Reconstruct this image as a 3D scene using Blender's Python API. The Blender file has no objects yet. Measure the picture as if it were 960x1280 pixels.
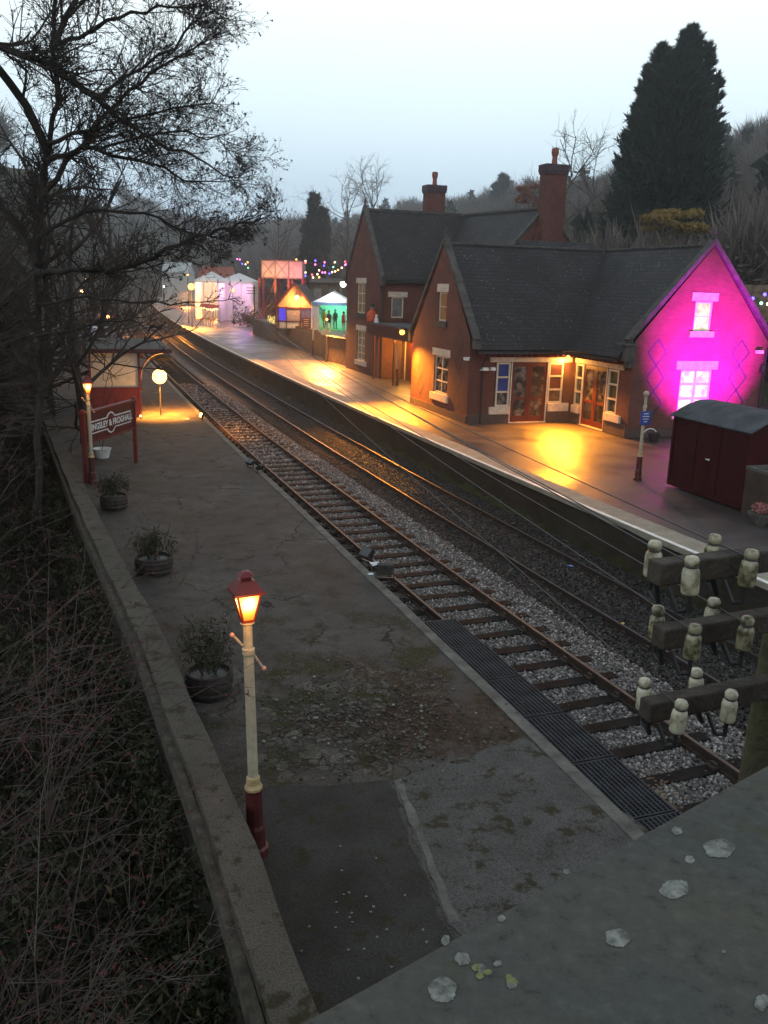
import bpy, math, random
import numpy as np
from mathutils import Vector, Matrix
R = math.radians
rng = random.Random(7)
nr = np.random.RandomState(11)
sc = bpy.context.scene
COL = sc.collection

# ------------------------------------------------------------------ camera
CAMH = 5.55
_p, _r = R(14.39), R(-1.63)
_F = np.array([0, math.cos(_p), -math.sin(_p)]); _X = np.array([1., 0, 0]); _U0 = np.cross(_X, _F)
_RT = math.cos(_r) * _X - math.sin(_r) * _U0
_UP = math.sin(_r) * _X + math.cos(_r) * _U0
FPX = 1098.0
cam = bpy.data.objects.new('camera', bpy.data.cameras.new('camera')); COL.objects.link(cam)
cam.matrix_world = Matrix(((_RT[0], _UP[0], -_F[0], 0), (_RT[1], _UP[1], -_F[1], 0), (_RT[2], _UP[2], -_F[2], CAMH), (0, 0, 0, 1)))
cam.data.sensor_fit = 'VERTICAL'; cam.data.sensor_height = 36; cam.data.lens = 36 * FPX / 1280
cam.data.clip_start = 0.05; cam.data.clip_end = 6000
sc.camera = cam
sc.render.engine = 'CYCLES'
sc.cycles.use_denoising = True
sc.cycles.max_bounces = 6; sc.cycles.diffuse_bounces = 3; sc.cycles.glossy_bounces = 3
sc.cycles.transparent_max_bounces = 6; sc.cycles.volume_bounces = 0
sc.cycles.sample_clamp_indirect = 3.0
sc.view_settings.view_transform = 'Standard'; sc.view_settings.look = 'None'
sc.view_settings.exposure = 0.0; sc.view_settings.gamma = 1.0
# ------------------------------------------------------------------ dusk sky (overcast) + weak sun
W = bpy.data.worlds.new('World'); sc.world = W; W.use_nodes = True
nt = W.node_tree; nt.nodes.clear()
def nd(t, nt_=None): return (nt_ or nt).nodes.new(t)
out = nd('ShaderNodeOutputWorld')
tc = nd('ShaderNodeTexCoord'); sep = nd('ShaderNodeSeparateXYZ'); nt.links.new(tc.outputs['Generated'], sep.inputs[0])
rp = nd('ShaderNodeValToRGB'); nt.links.new(sep.outputs['Z'], rp.inputs[0])
els = rp.color_ramp.elements
els[0].position = 0.0; els[0].color = (0.60, 0.82, 1.08, 1)
els[1].position = 0.7; els[1].color = (0.42, 0.48, 0.52, 1)
for pos, c in ((0.09, (0.70, 0.94, 1.18, 1)), (0.17, (0.92, 1.12, 1.24, 1)), (0.27, (1.13, 1.22, 1.25, 1)), (0.42, (1.10, 1.18, 1.20, 1)), (0.54, (0.72, 0.80, 0.84, 1))):
    e = els.new(pos); e.color = c
cl = nd('ShaderNodeTexNoise'); cl.inputs['Scale'].default_value = 1.6; cl.inputs['Detail'].default_value = 3
nt.links.new(tc.outputs['Generated'], cl.inputs['Vector'])
mr = nd('ShaderNodeMapRange'); mr.inputs[3].default_value = 0.94; mr.inputs[4].default_value = 1.05
nt.links.new(cl.outputs[0], mr.inputs[0])
vm = nd('ShaderNodeVectorMath'); vm.operation = 'SCALE'; nt.links.new(rp.outputs[0], vm.inputs[0]); nt.links.new(mr.outputs[0], vm.inputs[3])
bg = nd('ShaderNodeBackground'); nt.links.new(vm.outputs[0], bg.inputs[0]); bg.inputs[1].default_value = 1.0
sky = nd('ShaderNodeTexSky'); sky.sky_type = 'NISHITA'; sky.sun_disc = False
sky.sun_elevation = R(2); sky.sun_rotation = R(180); sky.dust_density = 2
bg2 = nd('ShaderNodeBackground'); nt.links.new(sky.outputs[0], bg2.inputs[0]); bg2.inputs[1].default_value = 0.05
ad = nd('ShaderNodeAddShader'); nt.links.new(bg.outputs[0], ad.inputs[0]); nt.links.new(bg2.outputs[0], ad.inputs[1])
nt.links.new(ad.outputs[0], out.inputs[0])
sl = bpy.data.lights.new('sun', 'SUN'); sl.energy = 0.12; sl.angle = R(25); sl.color = (1, .95, .9)
so = bpy.data.objects.new('sun', sl); COL.objects.link(so); so.rotation_euler = (R(60), 0, R(-20))

# ------------------------------------------------------------------ helpers
def G(px, py, z=0.0):
    """point of the horizontal level z met by a line of sight (960x1280 photo coordinates)"""
    d = _F + _RT * (px - 480) / FPX - _UP * (py - 640) / FPX
    t = (z - CAMH) / d[2]
    return Vector((d[0] * t, d[1] * t, z))
def atY(px, py, Y):
    d = _F + _RT * (px - 480) / FPX - _UP * (py - 640) / FPX
    t = Y / d[1]
    return Vector((d[0] * t, Y, CAMH + d[2] * t))
TH = R(18.7); OX, OY = 3.6, 37.9
def L2W(x, y, z=0.0):          # building frame: x away from the track, y along it
    return Vector((OX - math.sin(TH) * y + math.cos(TH) * x, OY + math.cos(TH) * y + math.sin(TH) * x, z))
# reference curve: the left rail of the far track
KY = np.array([-60, -20, 0, 10, 16, 25, 36, 58, 78, 108, 166, 300, 420.])
KX = np.array([39.5, 20.6, 11.85, 7.6, 5.17, 1.7, -2.43, -10.35, -17.35, -27.3, -45.2, -82, -108.])
def _pchip(xq):
    h = np.diff(KY); dl = np.diff(KX) / h
    m = np.zeros(len(KX)); m[0] = dl[0]; m[-1] = dl[-1]
    m[1:-1] = (dl[:-1] * h[1:] + dl[1:] * h[:-1]) / (h[1:] + h[:-1])
    i = np.clip(np.searchsorted(KY, xq) - 1, 0, len(h) - 1)
    t = (xq - KY[i]) / h[i]; H = h[i]
    return ((2*t**3-3*t**2+1)*KX[i] + (t**3-2*t**2+t)*H*m[i] + (-2*t**3+3*t**2)*KX[i+1] + (t**3-t**2)*H*m[i+1])
def cX(Y): return _pchip(np.asarray(Y, float))
def cN(Y):
    g = (cX(Y + .5) - cX(Y - .5)); n = np.sqrt(1 + g*g)
    return 1/n, -g/n          # normal to the right (x,y)
def cp(Y, off, z=0.0):
    nx, ny = cN(Y); return Vector((float(cX(Y) + nx*off), float(Y + ny*off), z))
def hd(Y):                     # heading of track as rotation about z
    return math.atan2(-(float(cX(Y + .5)) - float(cX(Y - .5))), 1.0)

class MB:
    def __init__(s): s.v = []; s.f = []; s.m = []
    def add(s, vs, fs, mi=0):
        o = len(s.v); s.v += [tuple(v) for v in vs]; s.f += [tuple(i + o for i in f) for f in fs]; s.m += [mi] * len(fs); return s
    def box(s, c, d, rz=0, mi=0, M=None):
        x, y, z = d[0]/2, d[1]/2, d[2]/2
        vs = [Vector(q) for q in ((-x,-y,-z),(x,-y,-z),(x,y,-z),(-x,y,-z),(-x,-y,z),(x,-y,z),(x,y,z),(-x,y,z))]
        m = M if M is not None else Matrix.Rotation(rz, 3, 'Z')
        vs = [m @ q + Vector(c) for q in vs]
        return s.add(vs, [(0,3,2,1),(4,5,6,7),(0,1,5,4),(1,2,6,5),(2,3,7,6),(3,0,4,7)], mi)
    def bar(s, p0, p1, w, h, mi=0, up=(0,0,1)):
        p0, p1 = Vector(p0), Vector(p1); d = p1 - p0; L = d.length; d.normalize()
        u = Vector(up); x = d.cross(u)
        if x.length < 1e-4: x = Vector((1,0,0))
        x.normalize(); zz = x.cross(d)
        return s.box((p0 + p1) / 2, (w, L, h), M=Matrix((x, d, zz)).transposed(), mi=mi)
    def quad(s, a, b, c, d, mi=0): return s.add([a,b,c,d], [(0,1,2,3)], mi)
    def poly(s, pts, mi=0): return s.add(pts, [tuple(range(len(pts)))], mi)
    def prism(s, pts, z0, z1, mi=0):
        n = len(pts)
        vs = [(p[0], p[1], z0) for p in pts] + [(p[0], p[1], z1) for p in pts]
        fs = [tuple(reversed(range(n))), tuple(range(n, 2*n))] + [(i, (i+1) % n, n+(i+1) % n, n+i) for i in range(n)]
        return s.add(vs, fs, mi)
    def extr(s, pts, vec, mi=0):
        n = len(pts); pts = [Vector(p) for p in pts]; vec = Vector(vec)
        fs = [tuple(reversed(range(n))), tuple(range(n, 2*n))] + [(i, (i+1) % n, n+(i+1) % n, n+i) for i in range(n)]
        return s.add(pts + [p + vec for p in pts], fs, mi)
    def tube(s, pts, rad, n=6, mi=0, cap=True):
        pts = [Vector(p) for p in pts]
        if not hasattr(rad, '__len__'): rad = [rad] * len(pts)
        vs = []; fs = []
        x = None
        for i, p in enumerate(pts):
            d = (pts[min(i+1, len(pts)-1)] - pts[max(i-1, 0)])
            if d.length < 1e-9: d = Vector((0,0,1))
            d.normalize()
            if x is None:
                x = d.cross(Vector((0,0,1)))
                if x.length < .1: x = d.cross(Vector((0,1,0)))
            x = x - d * x.dot(d)
            x.normalize(); y = d.cross(x)
            for k in range(n):
                a = 2*math.pi*k/n
                vs.append(p + (x*math.cos(a) + y*math.sin(a)) * rad[i])
        for i in range(len(pts)-1):
            for k in range(n):
                a, b = i*n+k, i*n+(k+1) % n
                fs.append((a, b, b+n, a+n))
        if cap and n > 2:
            fs.append(tuple(reversed(range(n)))); fs.append(tuple(range((len(pts)-1)*n, len(pts)*n)))
        return s.add(vs, fs, mi)
    def lathe(s, prof, c=(0,0,0), n=16, mi=0, rz=0, M=None):
        vs = []
        for r, z in prof:
            for k in range(n):
                a = 2*math.pi*k/n + rz
                q = Vector((r*math.cos(a), r*math.sin(a), z))
                if M is not None: q = M @ q
                vs.append(q + Vector(c))
        fs = [(i*n+k, i*n+(k+1) % n, (i+1)*n+(k+1) % n, (i+1)*n+k) for i in range(len(prof)-1) for k in range(n)]
        fs += [tuple(reversed(range(n))), tuple(range((len(prof)-1)*n, len(prof)*n))]
        return s.add(vs, fs, mi)
    def ball(s, c, r, n=8, mi=0, sz=1.0):
        pr = [(r*math.sin(math.pi*i/n) + 1e-5, -r*sz*math.cos(math.pi*i/n)) for i in range(n+1)]
        return s.lathe(pr, c, n+2, mi)
    def build(s, name, mats, parent=None, smooth=False, bevel=0, loc=None):
        me = bpy.data.meshes.new(name); me.from_pydata(s.v, [], s.f)
        if not isinstance(mats, (list, tuple)): mats = [mats]
        for m in mats: me.materials.append(m)
        if len(mats) > 1: me.polygons.foreach_set('material_index', s.m)
        if smooth: me.polygons.foreach_set('use_smooth', [True]*len(s.f))
        me.update()
        o = bpy.data.objects.new(name, me); COL.objects.link(o)
        if parent: o.parent = parent
        if loc is not None: o.location = loc
        if bevel:
            b = o.modifiers.new('bevel', 'BEVEL'); b.width = bevel; b.segments = 2; b.limit_method = 'ANGLE'
        return o
def npmesh(name, V, k, mat, parent=None, midx=None):
    """V: (N,k,3) array of separate k-gons"""
    V = np.asarray(V, dtype=np.float32); N = V.shape[0]
    me = bpy.data.meshes.new(name)
    me.vertices.add(N*k); me.vertices.foreach_set('co', V.reshape(-1))
    me.loops.add(N*k); me.loops.foreach_set('vertex_index', np.arange(N*k, dtype=np.int32))
    me.polygons.add(N); me.polygons.foreach_set('loop_start', np.arange(0, N*k, k, dtype=np.int32))
    me.polygons.foreach_set('loop_total', np.full(N, k, dtype=np.int32))
    for m in (mat if isinstance(mat, (list, tuple)) else [mat]): me.materials.append(m)
    if midx is not None: me.polygons.foreach_set('material_index', np.asarray(midx, dtype=np.int32))
    me.update(calc_edges=True)
    o = bpy.data.objects.new(name, me); COL.objects.link(o)
    if parent: o.parent = parent
    return o
def tag(o, label=None, cat=None, group=None, kind=None):
    if label: o['label'] = label
    if cat: o['category'] = cat
    if group: o['group'] = group
    if kind: o['kind'] = kind
    return o
def thing(name, label, cat, loc=(0,0,0), rz=0, group=None):
    o = bpy.data.objects.new(name, None); COL.objects.link(o); o.location = loc; o.rotation_euler = (0,0,rz)
    o.empty_display_size = .1
    return tag(o, label, cat, group)
def copy_tree(o, parent=None):
    c = o.copy(); COL.objects.link(c); c.parent = parent
    for ch in list(o.children): copy_tree(ch, c)
    return c

# ------------------------------------------------------------------ materials
def mat(name, col, rough=.8, var=.25, scale=6, bump=.0, bscale=None, metal=0, col2=None, spec=.5, detail=6, lo=.35, hi=.65, coord='Object'):
    m = bpy.data.materials.new(name); m.use_nodes = True; t = m.node_tree
    b = t.nodes['Principled BSDF']; b.inputs['Roughness'].default_value = rough; b.inputs['Metallic'].default_value = metal
    b.inputs['Specular IOR Level'].default_value = spec
    tc = t.nodes.new('ShaderNodeTexCoord'); n = t.nodes.new('ShaderNodeTexNoise'); n.inputs['Scale'].default_value = scale; n.inputs['Detail'].default_value = detail
    n.inputs['Roughness'].default_value = .6
    t.links.new(tc.outputs[coord], n.inputs['Vector'])
    r = t.nodes.new('ShaderNodeValToRGB'); t.links.new(n.outputs[0], r.inputs[0])
    c2 = col2 if col2 else tuple(min(1, c*(1+var)) for c in col)
    c1 = tuple(c*(1-var) for c in col) if not col2 else col
    r.color_ramp.elements[0].position = lo; r.color_ramp.elements[0].color = (*c1, 1)
    r.color_ramp.elements[1].position = hi; r.color_ramp.elements[1].color = (*c2, 1)
    t.links.new(r.outputs[0], b.inputs['Base Color'])
    if bump:
        n2 = t.nodes.new('ShaderNodeTexNoise'); n2.inputs['Scale'].default_value = bscale or scale*4; n2.inputs['Detail'].default_value = 5
        t.links.new(tc.outputs[coord], n2.inputs['Vector'])
        bp = t.nodes.new('ShaderNodeBump'); bp.inputs['Strength'].default_value = min(1, bump); bp.inputs['Distance'].default_value = .02
        t.links.new(n2.outputs[0], bp.inputs['Height']); t.links.new(bp.outputs[0], b.inputs['Normal'])
    m['_'] = 1
    return m
class NT:
    """small helper to chain shader nodes"""
    def __init__(s, m): s.t = m.node_tree; s.b = s.t.nodes['Principled BSDF']
    def n(s, typ, **kw):
        x = s.t.nodes.new(typ)
        for k, v in kw.items():
            if k.startswith('i_'):
                kk = k[2:]; kk = int(kk) if kk.isdigit() else kk.replace('_', ' ')
                x.inputs[kk].default_value = v
            else: setattr(x, k, v)
        return x
    def l(s, a, b): s.t.links.new(a, b)
    def ramp(s, src, stops):
        r = s.n('ShaderNodeValToRGB'); s.l(src, r.inputs[0]); e = r.color_ramp.elements
        e[0].position, e[0].color = stops[0][0], stops[0][1]; e[1].position, e[1].color = stops[-1][0], stops[-1][1]
        for p, c in stops[1:-1]: k = e.new(p); k.color = c
        return r.outputs[0]
    def mix(s, f, a, b, mode='MIX'):
        x = s.n('ShaderNodeMix', data_type='RGBA', blend_type=mode)
        if hasattr(f, 'links'): s.l(f, x.inputs[0])
        else: x.inputs[0].default_value = f
        for i, q in ((6, a), (7, b)):
            if hasattr(q, 'links'): s.l(q, x.inputs[i])
            else: x.inputs[i].default_value = (*q[:3], 1)
        return x.outputs[2]
    def math(s, op, a, b=None):
        x = s.n('ShaderNodeMath', operation=op)
        for i, q in ((0, a), (1, b)):
            if q is None: continue
            if hasattr(q, 'links'): s.l(q, x.inputs[i])
            else: x.inputs[i].default_value = q
        return x.outputs[0]
g4 = lambda v: (v, v, v, 1)
def newmat(name, rough=.8, spec=.5):
    m = bpy.data.materials.new(name); m.use_nodes = True; k = NT(m)
    k.b.inputs['Roughness'].default_value = rough; k.b.inputs['Specular IOR Level'].default_value = spec
    return m, k
def emis(name, col, s, var=0, scale=3, base=(.02,.02,.02)):
    m, k = newmat(name, .4)
    k.b.inputs['Base Color'].default_value = (*base, 1)
    if var:
        tc = k.n('ShaderNodeTexCoord'); n = k.n('ShaderNodeTexNoise', i_Scale=scale, i_Detail=3); k.l(tc.outputs['Object'], n.inputs['Vector'])
        c = k.ramp(n.outputs[0], [(.35, (*[x*(1-var) for x in col], 1)), (.65, (*col, 1))])
        k.l(c, k.b.inputs['Emission Color'])
    else: k.b.inputs['Emission Color'].default_value = (*col, 1)
    k.b.inputs['Emission Strength'].default_value = s
    return m

def brick_mat(name, c1, c2, mortar, bw=.23, bh=.075, dark=.3, axis='xy'):
    m, k = newmat(name, .85, .3)
    tc = k.n('ShaderNodeTexCoord'); sp = k.n('ShaderNodeSeparateXYZ'); k.l(tc.outputs['Object'], sp.inputs[0])
    if axis == 'xy': h = k.math('ADD', sp.outputs[0], sp.outputs[1])
    elif axis == 'x': h = sp.outputs[0]
    else: h = sp.outputs[1]
    cb = k.n('ShaderNodeCombineXYZ'); k.l(h, cb.inputs[0]); k.l(sp.outputs[2], cb.inputs[1])
    br = k.n('ShaderNodeTexBrick', i_Scale=1.0); k.l(cb.outputs[0], br.inputs['Vector'])
    br.inputs['Brick Width'].default_value = bw; br.inputs['Row Height'].default_value = bh; br.inputs['Mortar Size'].default_value = .008
    br.inputs['Color1'].default_value = (*c1, 1); br.inputs['Color2'].default_value = (*c2, 1); br.inputs['Mortar'].default_value = (*mortar, 1)
    n = k.n('ShaderNodeTexNoise', i_Scale=.9, i_Detail=8, i_Roughness=.65); k.l(tc.outputs['Object'], n.inputs['Vector'])
    f = k.ramp(n.outputs[0], [(.3, g4(1-dark)), (.7, g4(1.15))])
    c = k.mix(1, br.outputs[0], f, 'MULTIPLY')
    k.l(c, k.b.inputs['Base Color'])
    bp = k.n('ShaderNodeBump', i_Strength=.6, i_Distance=.01); k.l(k.math('SUBTRACT', 1, br.outputs[1]), bp.inputs['Height']); k.l(bp.outputs[0], k.b.inputs['Normal'])
    return m
def tile_mat(name, axis):
    m, k = newmat(name, .75, .35)
    tc = k.n('ShaderNodeTexCoord'); sp = k.n('ShaderNodeSeparateXYZ'); k.l(tc.outputs['Object'], sp.inputs[0])
    cb = k.n('ShaderNodeCombineXYZ'); k.l(sp.outputs[0 if axis == 'x' else 1], cb.inputs[0]); k.l(sp.outputs[2], cb.inputs[1])
    br = k.n('ShaderNodeTexBrick', i_Scale=1.0); k.l(cb.outputs[0], br.inputs['Vector'])
    br.inputs['Brick Width'].default_value = .28; br.inputs['Row Height'].default_value = .15; br.inputs['Mortar Size'].default_value = .014
    br.inputs['Color1'].default_value = (.034,.034,.040,1); br.inputs['Color2'].default_value = (.022,.021,.025,1); br.inputs['Mortar'].default_value = (.012,.012,.013,1)
    n = k.n('ShaderNodeTexNoise', i_Scale=.7, i_Detail=6); k.l(tc.outputs['Object'], n.inputs['Vector'])
    c = k.mix(1, br.outputs[0], k.ramp(n.outputs[0], [(.3, (.7,.72,.66,1)), (.7, (1.3,1.2,1.15,1))]), 'MULTIPLY')
    vo = k.n('ShaderNodeTexVoronoi', i_Scale=5.5); k.l(tc.outputs['Object'], vo.inputs['Vector'])
    n2 = k.n('ShaderNodeTexNoise', i_Scale=1.3, i_Detail=2); k.l(tc.outputs['Object'], n2.inputs['Vector'])
    thr = k.math('MULTIPLY', n2.outputs[0], .42)
    li = k.math('LESS_THAN', vo.outputs['Distance'], k.math('SUBTRACT', thr, .09))
    c = k.mix(k.math('MULTIPLY', li, .5), c, (.26,.26,.24))
    k.l(c, k.b.inputs['Base Color'])
    bp = k.n('ShaderNodeBump', i_Strength=.9, i_Distance=.03); k.l(k.math('SUBTRACT', 1, br.outputs[1]), bp.inputs['Height']); k.l(bp.outputs[0], k.b.inputs['Normal'])
    return m
M = {}
M['brick'] = brick_mat('red brick', (.150,.052,.042), (.115,.040,.034), (.11,.068,.055))
M['brick_base'] = brick_mat('dark plinth brick', (.10,.065,.06), (.075,.05,.05), (.09,.08,.07))
M['brick_blue'] = mat('blue brick', (.022,.02,.035), .7)
M['brick_chim'] = brick_mat('chimney brick', (.135,.045,.036), (.10,.035,.029), (.10,.06,.05))
M['wall_dk'] = brick_mat('damp dark brick', (.045,.038,.028), (.030,.027,.020), (.028,.027,.020), .24, .08, .5)
M['wall_old'] = brick_mat('sooty brown brick', (.085,.07,.055), (.06,.05,.042), (.05,.045,.04), .30, .1)
M['tile_x'] = tile_mat('clay tiles x', 'x'); M['tile_y'] = tile_mat('clay tiles y', 'y')
M['coping'] = mat('weathered coping stone', (.060,.058,.055), .85, .4, 3, .4)
M['cream'] = mat('cream paint', (.60,.53,.42), .55, .12, 4)
M['stone_cream'] = mat('painted stone', (.55,.49,.40), .7, .18, 5, .2)
M['maroon'] = mat('maroon paint', (.14,.016,.016), .45, .2, 3)
M['door_red'] = mat('deep red door paint', (.085,.009,.009), .5, .2, 3)
M['maroon_d'] = mat('dark maroon paint', (.075,.012,.012), .5, .25, 3)
M['dark'] = mat('black iron', (.02,.02,.022), .5, .3, 8)
M['glass'] = mat('window glass', (.02,.022,.026), .06, .3, 1.2, spec=.8)
M['glass_cur'] = mat('curtained window', (.16,.17,.17), .25, .3, 2)
M['win_blue'] = mat('blue poster behind glass', (.03,.05,.22), .15, .2, 2)
M['win_warm'] = emis('warm lit window', (1,.62,.22), .28, .8, 2.2)
M['win_pic'] = mat('notices behind glass', (.022,.022,.024), .12, col2=(.20,.17,.145), scale=3.2, lo=.46, hi=.66, detail=3)
M['win_pale'] = emis('brightly lit window', (1,.90,.55), 1.5, .6, 3.5)
M['slate_roof'] = mat('roof felt', (.085,.09,.10), .7, .25, 2, .2)
M['rust_dk'] = mat('sooty rail steel', (.025,.018,.015), .7, .3, 12, .2)
M['rust'] = mat('rusty rail steel', (.055,.042,.036), .65, .3, 12, .2, spec=.2)
M['railtop'] = mat('worn rail head', (.13,.095,.080), .6, .25, 9, metal=.1, spec=.2)
M['sleeper'] = mat('oiled timber sleeper', (.013,.012,.012), .8, .5, 5, .6, 30, spec=.08)
M['wood_dark'] = mat('weathered creosoted wood', (.045,.035,.027), .85, .5, 9, .6, 40)
M['wood_pole'] = mat('mossy pole wood', (.052,.044,.030), .9, col2=(.085,.085,.035), scale=7, bump=.6, bscale=35)
M['fence'] = mat('brown fence boards', (.10,.07,.05), .85, .4, 2.5, .4)
M['white'] = mat('white paint', (.70,.70,.68), .6, .15, 6)
M['whiteline'] = mat('worn white platform line', (.78,.78,.75), .6, .2, 4)
M['edge_slab'] = mat('pale platform edge slabs', (.27,.25,.20), .8, .2, 2.2, .3)
M['greystone'] = mat('concrete kerb', (.10,.10,.09), .85, .45, 2.5, .5, 25)
M['ceramic'] = mat('glazed insulator', (.15,.13,.07), .35, col2=(.46,.43,.31), scale=16, spec=.5, lo=.36, hi=.52, detail=8)
for _i, (_a, _b, _l) in enumerate((((.13,.115,.06),(.50,.47,.35),.36), ((.09,.085,.045),(.36,.33,.22),.40), ((.20,.17,.09),(.58,.55,.42),.34))):
    M['ceramic%d' % _i] = mat('stained insulator', _a, .22, col2=_b, scale=13+5*_i, spec=.5, lo=_l, hi=_l+.16, detail=9)
M['bark'] = mat('dark wet bark', (.018,.014,.011), .9, .45, 7, .5)
M['twig'] = mat('dark twig', (.024,.017,.013), .85, .4, 4)
M['paletwig'] = mat('pale bramble twig', (.055,.042,.034), .8, col2=(.13,.115,.10), scale=3)
M['redtwig'] = mat('purplish bramble twig', (.034,.020,.018), .8, col2=(.085,.062,.058), scale=3)
M['redleaf'] = mat('red leaf buds', (.10,.014,.018), .7, .5, 8)
M['blue_sign'] = mat('blue sign enamel', (.03,.07,.30), .4, .1, 4)
M['grate'] = mat('grey deck grating', (.040,.043,.050), .75, .35, 3, spec=.15)
M['black_gear'] = mat('black plastic', (.012,.012,.013), .5, .2, 6)
M['orange_cloth'] = mat('orange red cloth', (.55,.08,.03), .7, .2, 6)

# ---- near platform: old asphalt, cracked and mossy
def platform_mat():
    m, k = newmat('cracked mossy asphalt', .75, .15)
    tc = k.n('ShaderNodeTexCoord'); P = tc.outputs['Object']
    n1 = k.n('ShaderNodeTexNoise', i_Scale=.35, i_Detail=7, i_Roughness=.65); k.l(P, n1.inputs['Vector'])
    base = k.ramp(n1.outputs[0], [(.3, (.040,.036,.034,1)), (.47, (.068,.062,.058,1)), (.56, (.084,.077,.072,1)), (.72, (.120,.112,.104,1))])
    nf = k.n('ShaderNodeTexNoise', i_Scale=45, i_Detail=3); k.l(P, nf.inputs['Vector'])
    base = k.mix(1, base, k.ramp(nf.outputs[0], [(.34, g4(.55)), (.66, g4(1.4))]), 'MULTIPLY')
    nq = k.n('ShaderNodeTexNoise', i_Scale=1.9, i_Detail=9, i_Roughness=.7); k.l(P, nq.inputs['Vector'])
    base = k.mix(1, base, k.ramp(nq.outputs[0], [(.36, (.62,.60,.58,1)), (.47, g4(1)), (.56, g4(1.05)), (.66, (1.35,1.33,1.28,1))]), 'MULTIPLY')
    # where the surface has broken up
    def region(cx, cy, r, soft):
        d = k.n('ShaderNodeVectorMath', operation='DISTANCE'); k.l(P, d.inputs[0]); d.inputs[1].default_value = (cx, cy, 0)
        a = k.math('SUBTRACT', 1, k.math('DIVIDE', d.outputs['Value'], r))
        n = k.n('ShaderNodeTexNoise', i_Scale=1.3, i_Detail=6, i_Roughness=.65); k.l(P, n.inputs['Vector'])
        a = k.math('ADD', a, k.math('MULTIPLY', k.math('SUBTRACT', n.outputs[0], .5), 2.4))
        q = k.n('ShaderNodeMapRange'); k.l(a, q.inputs[0]); q.inputs[1].default_value = .25; q.inputs[2].default_value = .25 + soft
        return q.outputs[0]
    reg = region(-.2, 10.7, 3.1, .6)
    # crack network
    wv = k.n('ShaderNodeTexNoise', i_Scale=2.5, i_Detail=4); k.l(P, wv.inputs['Vector'])
    wp = k.n('ShaderNodeVectorMath', operation='SCALE'); k.l(wv.outputs['Color'], wp.inputs[0]); wp.inputs[3].default_value = .6
    wa = k.n('ShaderNodeVectorMath', operation='ADD'); k.l(P, wa.inputs[0]); k.l(wp.outputs[0], wa.inputs[1])
    v1 = k.n('ShaderNodeTexVoronoi', feature='DISTANCE_TO_EDGE', i_Scale=6.5); k.l(wa.outputs[0], v1.inputs['Vector'])
    cr = k.ramp(v1.outputs[0], [(.02, g4(1)), (.10, g4(0))])
    v2 = k.n('ShaderNodeTexVoronoi', feature='DISTANCE_TO_EDGE', i_Scale=.55); k.l(wa.outputs[0], v2.inputs['Vector'])
    cr2 = k.math('LESS_THAN', v2.outputs[0], k.math('MULTIPLY', k.math('SUBTRACT', n1.outputs[0], .44), .09))
    vc = k.n('ShaderNodeTexVoronoi', i_Scale=6.5); k.l(wa.outputs[0], vc.inputs['Vector'])
    v6 = k.n('ShaderNodeTexVoronoi', feature='DISTANCE_TO_EDGE', i_Scale=17); k.l(wa.outputs[0], v6.inputs['Vector'])
    cr = k.math('MAXIMUM', cr, k.math('MULTIPLY', k.ramp(v6.outputs[0], [(.02, g4(1)), (.12, g4(0))]), k.ramp(nf.outputs[0], [(.4, g4(0)), (.6, g4(.8))])))
    cellv = k.ramp(vc.outputs['Color'], [(.2, (.055,.051,.045,1)), (.9, (.17,.160,.14,1))])
    broken = k.mix(cr, cellv, (.012,.013,.008))
    col = k.mix(reg, base, broken)
    col = k.mix(k.math('MULTIPLY', cr2, .8), col, (.014,.013,.011))
    # moss
    nm = k.n('ShaderNodeTexNoise', i_Scale=1.1, i_Detail=8, i_Roughness=.72); k.l(P, nm.inputs['Vector'])
    nm2 = k.n('ShaderNodeTexNoise', i_Scale=9, i_Detail=6, i_Roughness=.75); k.l(P, nm2.inputs['Vector'])
    mo = k.math('MULTIPLY', k.ramp(nm.outputs[0], [(.49, g4(0)), (.58, g4(1))]), k.ramp(nm2.outputs[0], [(.44, g4(0)), (.53, g4(1))]))
    big = region(.2, 11.5, 5.0, .5)
    mo = k.math('MULTIPLY', mo, k.math('ADD', k.math('MULTIPLY', big, .75), .30))
    col = k.mix(mo, col, k.mix(nm2.outputs[0], (.018,.021,.006), (.060,.068,.018)))
    rr = region(.9, 10.6, 2.1, .4)
    rd = k.math('MULTIPLY', rr, k.ramp(nm2.outputs[0], [(.38, g4(.0)), (.55, g4(1))]))
    col = k.mix(k.math('MULTIPLY', rd, .85), col, k.mix(nf.outputs[0], (.030,.016,.010), (.072,.040,.024)))
    # pale grit
    v3 = k.n('ShaderNodeTexVoronoi', i_Scale=11); k.l(P, v3.inputs['Vector'])
    gr = k.math('MULTIPLY', k.math('LESS_THAN', v3.outputs['Distance'], .13), k.math('ADD', k.math('MULTIPLY', reg, .8), .04))
    col = k.mix(k.math('MULTIPLY', gr, .8), col, (.26,.25,.22))
    k.l(col, k.b.inputs['Base Color'])
    hsum = k.math('SUBTRACT', k.math('ADD', k.math('MULTIPLY', nf.outputs[0], .4), k.math('MULTIPLY', mo, .8)), k.math('MULTIPLY', k.math('MULTIPLY', cr, reg), .9))
    bp = k.n('ShaderNodeBump', i_Strength=.9, i_Distance=.025); k.l(hsum, bp.inputs['Height']); k.l(bp.outputs[0], k.b.inputs['Normal'])
    rgh = k.ramp(n1.outputs[0], [(.3, g4(.68)), (.6, g4(.9))]); k.l(rgh, k.b.inputs['Roughness'])
    return m
M['platform'] = platform_mat()
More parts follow.
